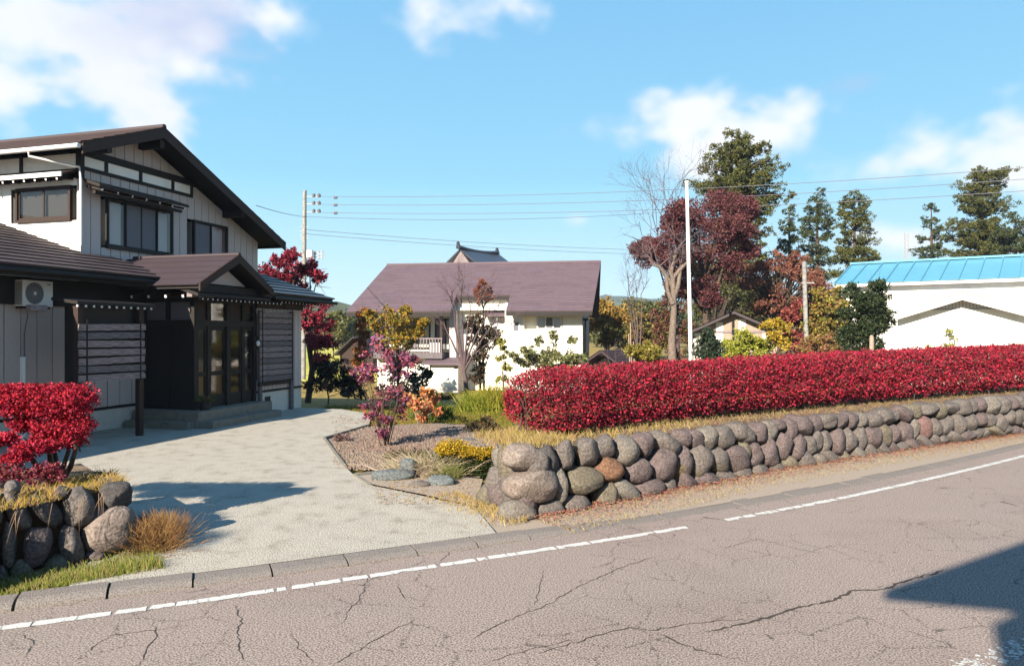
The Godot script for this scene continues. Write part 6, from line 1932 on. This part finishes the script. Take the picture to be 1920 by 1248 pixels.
	bush("russet_tree", "russet-leaved tree in front of the gabled shed", ground_at(1460, 40), spread_clumps(r, 1395, 1560, 480, 600, 54, 17) + [[1430, 540, 20], [1500, 520, 20], [1530, 520, 18], [1470, 500, 18], [1455, 480, 12]], 200, 0.11, rust, "warm_leaf", 40.0, 1.2, 641, "bark", 8, [[1462, 620], [1465, 570]], 0.12, "tree")
	bush("crimson_tree", "slim tree with crimson-brown leaves beside the wooden pole", ground_at(1490, 36), spread_clumps(r, 1465, 1530, 560, 660, 18, 15), 240, 0.14, [Color(0.26, 0.05, 0.05), Color(0.2, 0.04, 0.04), Color(0.3, 0.1, 0.06)], "warm_leaf", 36.0, 0.7, 642, "bark", 6, [], 0.0, "tree")
	bush("yellow_green_tree", "airy yellow-green tree between the wooden pole and the dark camellia", ground_at(1548, 35), spread_clumps(r, 1518, 1592, 540, 665, 34, 15), 150, 0.16, [Color(0.2, 0.18, 0.03), Color(0.3, 0.22, 0.03), Color(0.12, 0.13, 0.03), Color(0.28, 0.14, 0.05)], "leaf", 35.0, 0.8, 643, "bark", 8, [], 0.0, "tree")
	bush("camellia_tree", "dense glossy dark green evergreen in front of the white annex", ground_at(1622, 25), spread_clumps(r, 1588, 1660, 560, 665, 26, 18) + [[1600, 545, 14], [1645, 535, 14], [1650, 560, 16], [1625, 560, 16], [1590, 590, 16]], 560, 0.08, [Color(0.025, 0.042, 0.016), Color(0.035, 0.055, 0.02), Color(0.018, 0.03, 0.012), Color(0.06, 0.075, 0.03)], "leaf", 25.0, 0.45, 644, "bark", 6, [], 0.0, "tree")
	var st := thing("garden_stake", "weathered wooden stake in front of the dark evergreen", "stake", here(ground_at(1635, 23)))
	var sm := MB.new()
	sm.tube([Vector3(0, 0, 0), at(1635, 632, 23) - st.position, at(1635, 628, 23) - st.position], [0.08, 0.07, 0.04], 8)
	part(st, "post", sm, M.stake_wood)
	bush("cone_shrub", "dark conical evergreen shrub beside the foot of the white pole", ground_at(1328, 27), [[1328, 625, 9], [1325, 640, 16], [1335, 642, 14], [1318, 658, 18], [1338, 660, 18], [1328, 670, 20]], 420, 0.09, [Color(0.03, 0.05, 0.03), Color(0.045, 0.065, 0.035), Color(0.02, 0.035, 0.02)], "leaf", 27.0, 0.3, 645)
	bush("bamboo_grass", "bright yellow-green bushy growth in front of the gabled shed", ground_at(1400, 30), spread_clumps(r, 1355, 1445, 630, 680, 20, 14), 220, 0.11, [Color(0.28, 0.3, 0.03), Color(0.2, 0.24, 0.03), Color(0.36, 0.33, 0.05)], "leaf", 30.0, 0.5, 646)
	bush("golden_shrub", "golden-leaved shrub between bamboo grass and russet tree", ground_at(1450, 30), [[1440, 610, 12], [1460, 605, 12], [1475, 615, 10], [1450, 630, 12], [1465, 640, 14]], 200, 0.12, [Color(0.5, 0.3, 0.02), Color(0.4, 0.28, 0.03), Color(0.24, 0.2, 0.03)], "warm_leaf", 30.0, 0.4, 647)
	bush("annex_vine", "thin yellow-green climber on the white annex wall", ground_at(1787, 28.6), [[1780, 625, 8], [1790, 635, 9], [1794, 648, 9], [1770, 650, 8], [1745, 652, 7]], 40, 0.1, [Color(0.25, 0.27, 0.05), Color(0.35, 0.34, 0.1)], "leaf", 28.8, 0.15, 648)
	# between the white house and the pole
	bush("orange_tree", "small tree with orange-gold leaves beyond the end of the white house", ground_at(1140, 50), spread_clumps(r, 1112, 1170, 555, 640, 20, 16), 220, 0.18, [Color(0.4, 0.2, 0.03), Color(0.3, 0.2, 0.04), Color(0.2, 0.16, 0.04)], "warm_leaf", 50.0, 1.0, 651, "bark", 6, [], 0.0, "tree")
	bush("green_thicket", "dark green thicket behind the small dark shed", ground_at(1185, 60), spread_clumps(r, 1150, 1250, 570, 650, 24, 20), 220, 0.22, [Color(0.06, 0.09, 0.03), Color(0.1, 0.11, 0.03), Color(0.16, 0.13, 0.04)], "leaf", 60.0, 1.5, 652, "bark", 6, [], 0.0, "tree")
	bush("yellow_shrub", "dull yellow-green shrub behind the start of the red hedge", ground_at(1210, 26), spread_clumps(r, 1180, 1240, 645, 680, 10, 12), 200, 0.1, [Color(0.22, 0.19, 0.03), Color(0.16, 0.15, 0.03), Color(0.28, 0.2, 0.04)], "leaf", 26.0, 0.4, 653)
	bush("olive_thicket", "dark olive thicket between the maroon maple and the gabled shed", ground_at(1340, 44), spread_clumps(r, 1300, 1440, 520, 640, 40, 18), 150, 0.17, [Color(0.05, 0.065, 0.02), Color(0.09, 0.1, 0.025), Color(0.12, 0.1, 0.03)], "leaf", 50.0, 1.2, 655, "bark", 6, [], 0.0, "tree")
	bush("ochre_thicket", "ochre and brown thicket beyond the thin garden poles", ground_at(1195, 44), spread_clumps(r, 1150, 1250, 590, 670, 34, 15), 120, 0.15, [Color(0.24, 0.17, 0.04), Color(0.16, 0.13, 0.03), Color(0.3, 0.16, 0.04), Color(0.09, 0.1, 0.03)], "warm_leaf", 44.0, 1.0, 656, "bark", 8)
	bush("russet_undergrowth", "rusty undergrowth at the foot of the weathered pole", ground_at(1540, 33), spread_clumps(r, 1500, 1580, 630, 680, 20, 13), 120, 0.12, [Color(0.24, 0.08, 0.05), Color(0.2, 0.12, 0.05), Color(0.26, 0.2, 0.05)], "warm_leaf", 33.0, 0.6, 657, "bark", 8)
	bare_tree("dry_bramble", "arching bare bramble stems beside the small shed", ground_at(1165, 30), [[1150, 650], [1175, 655], [1195, 665], [1135, 660]], 30.0, 0.04, 654, 2, "shrub")
	# in front of the white house
	bush("gold_maple", "small maple with mustard and green leaves in front of the white house", ground_at(745, 30), [[700, 600, 16], [725, 590, 18], [750, 600, 20], [770, 610, 18], [715, 620, 18], [745, 625, 20], [775, 630, 16], [755, 645, 18], [735, 650, 14], [780, 618, 12], [690, 590, 10], [795, 605, 8], [760, 580, 8]], 170, 0.13, [Color(0.36, 0.22, 0.02), Color(0.24, 0.2, 0.025), Color(0.42, 0.2, 0.02), Color(0.16, 0.16, 0.025)], "warm_leaf", 30.0, 0.6, 661, "bark", 8, [], 0.0, "tree")
	bush("rust_shrub", "rust-orange creeper-clad shrub at the corner of the white house", ground_at(676, 33), [[680, 590, 10], [678, 610, 10], [682, 630, 11], [675, 650, 12], [680, 668, 12], [672, 680, 12], [690, 600, 9]], 170, 0.13, [Color(0.34, 0.12, 0.03), Color(0.28, 0.1, 0.03), Color(0.36, 0.18, 0.04)], "warm_leaf", 33.0, 0.4, 662)
	bush("dark_evergreen", "dark evergreen shrub behind the purple shrub", ground_at(770, 28), [[765, 680, 18], [780, 700, 20], [760, 715, 22], [785, 720, 18], [750, 735, 22], [775, 745, 20], [740, 700, 14], [800, 700, 10]], 260, 0.1, [Color(0.02, 0.035, 0.018), Color(0.03, 0.045, 0.02)], "leaf", 28.0, 0.5, 663)
	bush("brown_evergreen", "upright bronze-leaved evergreen against the white house", ground_at(900, 31), [[895, 600, 14], [905, 620, 18], [915, 640, 18], [890, 640, 16], [900, 665, 18], [895, 690, 16], [920, 620, 14], [930, 635, 10], [885, 615, 12], [900, 710, 14]], 230, 0.11, [Color(0.09, 0.06, 0.03), Color(0.06, 0.05, 0.025), Color(0.13, 0.07, 0.04), Color(0.04, 0.04, 0.02)], "leaf", 31.0, 0.5, 664, "bark", 8, [], 0.0, "tree")
	bush("rusty_top_tree", "thin tree with a sparse rust top above the bronze evergreen", ground_at(908, 32), [[905, 530, 9], [912, 545, 11], [900, 550, 10], [918, 555, 8], [905, 565, 10], [895, 540, 6]], 80, 0.12, [Color(0.2, 0.06, 0.04), Color(0.26, 0.1, 0.05)], "warm_leaf", 32.0, 0.4, 665, "bark", 8, [[906, 640], [906, 580]], 0.05, "tree")
	bare_tree("bare_tree", "bare fan-shaped tree in front of the white house", ground_at(878, 30), [[835, 540], [850, 560], [865, 520], [885, 530], [905, 545], [925, 560], [945, 580], [820, 590], [955, 620]], 30.0, 0.09, 666, 3)
	bush("white_bloom_shrub", "loose green shrub with pale tips against the bright wall", ground_at(1040, 27), spread_clumps(r, 960, 1092, 655, 690, 22, 13) + [[1010, 640, 9], [1040, 630, 8], [1075, 640, 8], [990, 655, 9]], 130, 0.1, [Color(0.14, 0.16, 0.05), Color(0.24, 0.24, 0.08), Color(0.08, 0.1, 0.04), Color(0.3, 0.28, 0.14)], "leaf", 27.0, 0.5, 667, "bark", 8)
	bush("yellow_sapling", "thin yellow-green sapling between the bronze evergreen and the hedge", ground_at(945, 29), [[940, 640, 9], [950, 655, 9], [938, 670, 9], [950, 690, 10], [945, 710, 10]], 110, 0.1, [Color(0.3, 0.28, 0.06), Color(0.22, 0.22, 0.05)], "leaf", 29.0, 0.3, 668)
	bush("foot_shrub", "low green shrub at the foot of the white house wall", ground_at(825, 33), [[812, 745, 9], [828, 748, 9], [842, 746, 9]], 160, 0.1, [Color(0.05, 0.07, 0.02), Color(0.1, 0.11, 0.03)], "leaf", 33.0, 0.3, 669)
	# behind the dark house
	bush("scarlet_maple", "scarlet maple showing over and beside the porch roof of the dark house", ground_at(575, 29), [[505, 510, 18], [530, 495, 18], [545, 480, 12], [555, 510, 20], [580, 500, 18], [595, 520, 16], [600, 580, 22], [605, 610, 22], [590, 640, 24], [608, 640, 18], [580, 600, 20], [560, 540, 20], [520, 520, 16], [600, 670, 18], [540, 520, 16]], 360, 0.12, [Color(0.36, 0.03, 0.05), Color(0.28, 0.02, 0.05), Color(0.2, 0.02, 0.04), Color(0.14, 0.02, 0.03)], "red_leaf", 29.0, 0.8, 671, "bark", 6, [[585, 690], [575, 620]], 0.12, "tree")
	bush("shade_shrub", "dark rounded shrub in the shade beside the corner of the house", ground_at(615, 26), [[600, 690, 20], [620, 700, 20], [635, 690, 16], [610, 715, 22], [640, 712, 18], [660, 715, 18], [680, 712, 16], [590, 720, 18], [630, 728, 18], [665, 730, 16]], 300, 0.09, [Color(0.02, 0.03, 0.014), Color(0.03, 0.035, 0.015), Color(0.06, 0.02, 0.02)], "leaf", 26.0, 0.5, 672)
	# field, far trees and hills
	var fd := MB.new()
	for q in [[Vector3(-40, -1.08, -75), Vector3(40, -1.08, -75), Vector3(70, -1.08, -170), Vector3(-110, -1.08, -170)], [Vector3(-16, -1.08, -48), Vector3(-9, -1.08, -48), Vector3(-12, -1.08, -75), Vector3(-26, -1.08, -75)]]:
		fd.quad_to(q[0], q[1], q[2], q[3], Vector3.UP)
	tag(part(self, "field", fd, M.field), "yellow autumn rice field beyond the garden", "field", "", "structure")
	for e in [["hills", 260.0, [[-700, 560], [-200, 575], [300, 560], [480, 568], [560, 562], [640, 566], [700, 580], [800, 600], [1000, 606], [1200, 604], [1500, 600], [2300, 596], [2700, 590]], "hill"], ["far_mountains", 900.0, [[-700, 590], [200, 585], [700, 588], [1050, 566], [1130, 552], [1175, 556], [1230, 560], [1330, 572], [1600, 580], [2600, 570]], "hill"]]:
		var hm := MB.new()
		var fnz := FastNoiseLite.new()
		fnz.seed = 8
		fnz.frequency = 0.02
		var prev := []
		for x in range(-700, 2600, 12):
			var i := 0
			while i < e[2].size() - 2 and e[2][i + 1][0] < x:
				i += 1
			var y := lerpf(e[2][i][1], e[2][i + 1][1], (x - e[2][i][0]) / float(e[2][i + 1][0] - e[2][i][0])) + fnz.get_noise_1d(x * 3.0) * 4.0
			var c: Vector3 = at(x, y, e[1])
			var col := [c + Vector3(0, -0.5 * c.y - 3.0, float(e[1]) * 0.25), c, Vector3(c.x, -3, c.z - e[1] * 0.2)]
			col[0].y = -3.0
			var m: Vector3 = col[0].lerp(col[1], 0.6) + Vector3(0, absf(c.y) * 0.22 + fnz.get_noise_1d(x * 7.0), 0)
			if prev.size():
				hm.quad_to(prev[0], col[0], m, prev[3], Vector3(0, 0.6, 1))
				hm.quad_to(prev[3], m, col[1], prev[1], Vector3(0, 0.6, 1))
				hm.quad_to(prev[1], col[1], col[2], prev[2], Vector3(0, 0.6, -1))
			prev = col + [m]
		tag(part(self, e[0], hm, M[e[3]]), "wooded hills in the distance" if e[0] == "hills" else "blue far mountains on the horizon", "hills", "", "structure")
	# trees on the near hillside, beyond the field: read as one wood
	var wood := MB.new()
	for i in 420:
		var x := r.randf_range(-300, 2500)
		var z := r.randf_range(150, 245)
		var p := at(x, 660, z)
		p.y = -1.0
		var hh := r.randf_range(4.0, 9.0) * (0.7 if x > 1000 else 1.0)
		var c: Array = [[Color(0.08, 0.1, 0.03), Color(0.12, 0.12, 0.04)], [Color(0.2, 0.13, 0.04), Color(0.14, 0.11, 0.04)], [Color(0.05, 0.08, 0.03), Color(0.07, 0.09, 0.04)], [Color(0.24, 0.12, 0.04), Color(0.16, 0.1, 0.04)]][r.randi() % 4]
		for k in 4:
			cloud_of_leaves(wood, r, p + Vector3(r.randfn(0, 1.6), hh * r.randf_range(0.3, 0.85), r.randfn(0, 1.6)), Vector3(2.2, 2.0, 2.2), 60, 1.0, c, 1e9, 0.4)
	tag(part(self, "far_wood", wood, M.leaf), "mixed autumn wood beyond the yellow field", "wood", "", "stuff")
	for i in 9:
		var px: float = [625, 640, 655, 1120, 1160, 1195, 1225, 1290, 1560][i]
		bush("distant_tree", ["olive distant tree at the hut beside the yellow field", "dark green distant tree beside the yellow field", "brownish distant tree over the little hut", "olive distant tree beside the orange-gold tree", "dark green distant tree behind the thin garden poles", "brownish distant tree behind the dry bramble", "olive distant tree behind the thin bare tree", "dark green distant tree behind the pollarded trunk", "brownish distant tree behind the airy yellow-green tree"][i], ground_at(px, 95 + 6 * (i % 4)), spread_clumps(rng_of(700 + i), px - 26, px + 26, 585 + (i % 3) * 6, 640, 10, 14), 110, 0.4, [[Color(0.14, 0.13, 0.03), Color(0.1, 0.11, 0.03)], [Color(0.05, 0.08, 0.03), Color(0.09, 0.1, 0.03)], [Color(0.24, 0.14, 0.03), Color(0.16, 0.12, 0.03)]][i % 3], "leaf", 95.0 + 6 * (i % 4), 2.0, 710 + i, "bark", 4, [], 0.0, "tree", "distant trees by the field" if i < 3 else "distant trees in the gap")

# ---------------------------------------------------------------- poles and wires
func make_poles() -> void:
	var zp := 50.0
	var foot := ground_at(568, zp)
	var p := thing("utility_pole", "grey concrete utility pole with insulators behind the dark house", "utility pole", here(foot))
	var top := at(571, 357, zp) - foot
	var m := MB.new()
	m.tube([Vector3(0, -0.2, 0), top], [0.19, 0.13], 12)
	part(p, "pole", m, M.concrete_pole)
	for e in [[380, 30], [392, 18], [441, 40]]:
		pass
	var rows := [368.0, 382.0, 397.0]
	for i in 3:
		var y: float = rows[i]
		var a := at(571, y, zp) - foot
		var arm := MB.new()
		arm.bar(a, at(597, y + 1, zp) - foot, 0.06, 0.06)
		var ao := part(p, "cross_arm", arm, M.grey_metal)
		var ins := MB.new()
		for x in [588.0, 598.0]:
			var c := at(x, y, zp) - foot
			ins.tube([c + Vector3(0, -0.05, 0), c + Vector3(0, 0.05, 0), c + Vector3(0.0, 0.18, 0), c + Vector3(0, 0.2, 0)], [0.1, 0.13, 0.08, 0.02], 8)
		ins.tube([at(626, y + 2, zp) - foot, at(632, y + 2, zp) - foot], [0.1, 0.1], 8)
		part(ao, "insulator", ins, M.slat_wood_dark)
	var eq := MB.new()
	eq.bar(at(560, 474, zp) - foot, at(606, 476, zp) - foot, 0.08, 0.08)
	eq.bar(at(560, 480, zp) - foot, at(606, 482, zp) - foot, 0.05, 0.05)
	for x in [590.0, 597.0, 604.0]:
		eq.tube([at(x, 486, zp) - foot, at(x, 470, zp) - foot], [0.04, 0.06], 6)
	part(p, "equipment_arm", eq, M.grey_metal)
	var tr := MB.new()
	tr.tube([at(583, 484, zp) - foot + Vector3(0, 0, 0.25), at(583, 470, zp) - foot + Vector3(0, 0, 0.25)], [0.24, 0.24], 12)
	part(p, "transformer", tr, M.white_metal)
	var cl := MB.new()
	for y in [425.0, 433.0, 441.0, 447.0]:
		cl.bar(at(562, y, zp) - foot, at(578, y, zp) - foot, 0.05, 0.05)
	part(p, "bracket", cl, M.grey_metal)
	# wires: each its own thing
	var spans := [[[600, 368, 50], [2100, 300, 34], 0.012, "topmost of the three power wires from the concrete pole"], [[600, 383, 50], [2100, 322, 34], 0.012, "middle one of the three power wires from the concrete pole"], [[600, 398, 50], [2100, 345, 34], 0.012, "lowest of the three power wires from the concrete pole"], [[571, 406, 50], [1500, 372, 60], 0.02, "sagging service wire that climbs away toward the cedars"], [[571, 430, 50], [1300, 470, 70], 0.008, "upper thin telephone wire passing above the brown roof"], [[571, 438, 50], [1300, 478, 70], 0.008, "lower thin telephone wire passing above the brown roof"], [[571, 406, 50], [480, 385, 30], 0.004, "wire running from the concrete pole behind the dark house"]]
	for s in spans:
		var a := at(s[0][0], s[0][1], s[0][2])
		var b := at(s[1][0], s[1][1], s[1][2])
		var wm := MB.new()
		var pts := []
		var rad := []
		for i in 25:
			var u := i / 24.0
			pts.append(a.lerp(b, u) - Vector3(0, a.distance_to(b) * float(s[2]) * 4.0 * u * (1 - u), 0) - a)
			rad.append(0.016)
		wm.tube(pts, rad, 5, false)
		var o := part(self, "power_wire", wm, M.screen)
		o.position = a
		tag(o, s[3], "wire", "overhead wires")
	# white pole
	var f2 := ground_at(1298, 27)
	var w := thing("white_pole", "tall plain white pole standing behind the red hedge", "pole", here(f2))
	var wm2 := MB.new()
	wm2.tube([Vector3(0, -0.2, 0), at(1288, 342, 27) - f2], [0.085, 0.06], 12)
	part(w, "shaft", wm2, M.white_metal)
	var wc := MB.new()
	wc.ball(at(1288, 341, 27) - f2, Vector3(0.09, 0.05, 0.09), 10, 6)
	part(w, "cap", wc, M.white_metal)
	# old pole among the autumn trees
	var f3 := ground_at(1515, 34)
	var op := thing("wooden_pole", "weathered grey pole standing among the russet leaves", "pole", here(f3))
	var om := MB.new()
	om.tube([Vector3(0, -0.2, 0), at(1508, 490, 34) - f3], [0.12, 0.1], 10)
	part(op, "shaft", om, M.concrete_pole)
	bxp(op, "bracket", -0.3, 0.3, 4.6, 4.66, -0.03, 0.03, M.grey_metal)
	# radio mast far behind the blue roof
	var f4 := ground_at(1699, 140)
	var ma := thing("radio_mast", "distant lattice radio mast above the blue roof", "mast", here(f4))
	var mm := MB.new()
	var tp := at(1699, 437, 140) - f4
	for d in [Vector3(-0.5, 0, 0.3), Vector3(0.5, 0, 0.3), Vector3(0, 0, -0.5)]:
		mm.tube([d, tp + d * 0.7], [0.08, 0.08], 5)
	for i in 24:
		var u0 := tp * (i / 24.0)
		var u1 := tp * ((i + 1) / 24.0)
		mm.tube([u0 + Vector3(-0.5, 0, 0.3), u1 + Vector3(0.5, 0, 0.3)], [0.05, 0.05], 4)
		mm.tube([u0 + Vector3(0.5, 0, 0.3), u1 + Vector3(-0.5, 0, 0.3)], [0.05, 0.05], 4)
	part(ma, "lattice", mm, M.grey_metal)
	# stakes in the gap beside the white house
	for e in [[1186, 605, 660], [1192, 640, 668], [1183, 625, 665]]:
		var f5 := ground_at(e[0], 28)
		var k := thing("bean_pole", ["tallest thin pale garden pole in the gap beside the white house", "shortest thin garden pole in the gap beside the white house", "middle-sized thin garden pole in the gap beside the white house"][[605, 640, 625].find(e[1])], "pole", here(f5), "thin garden poles")
		var km := MB.new()
		km.tube([Vector3.ZERO, at(e[0] - 4, e[1], 28) - f5], [0.025, 0.02], 6)
		part(k, "shaft", km, M.stake_wood)
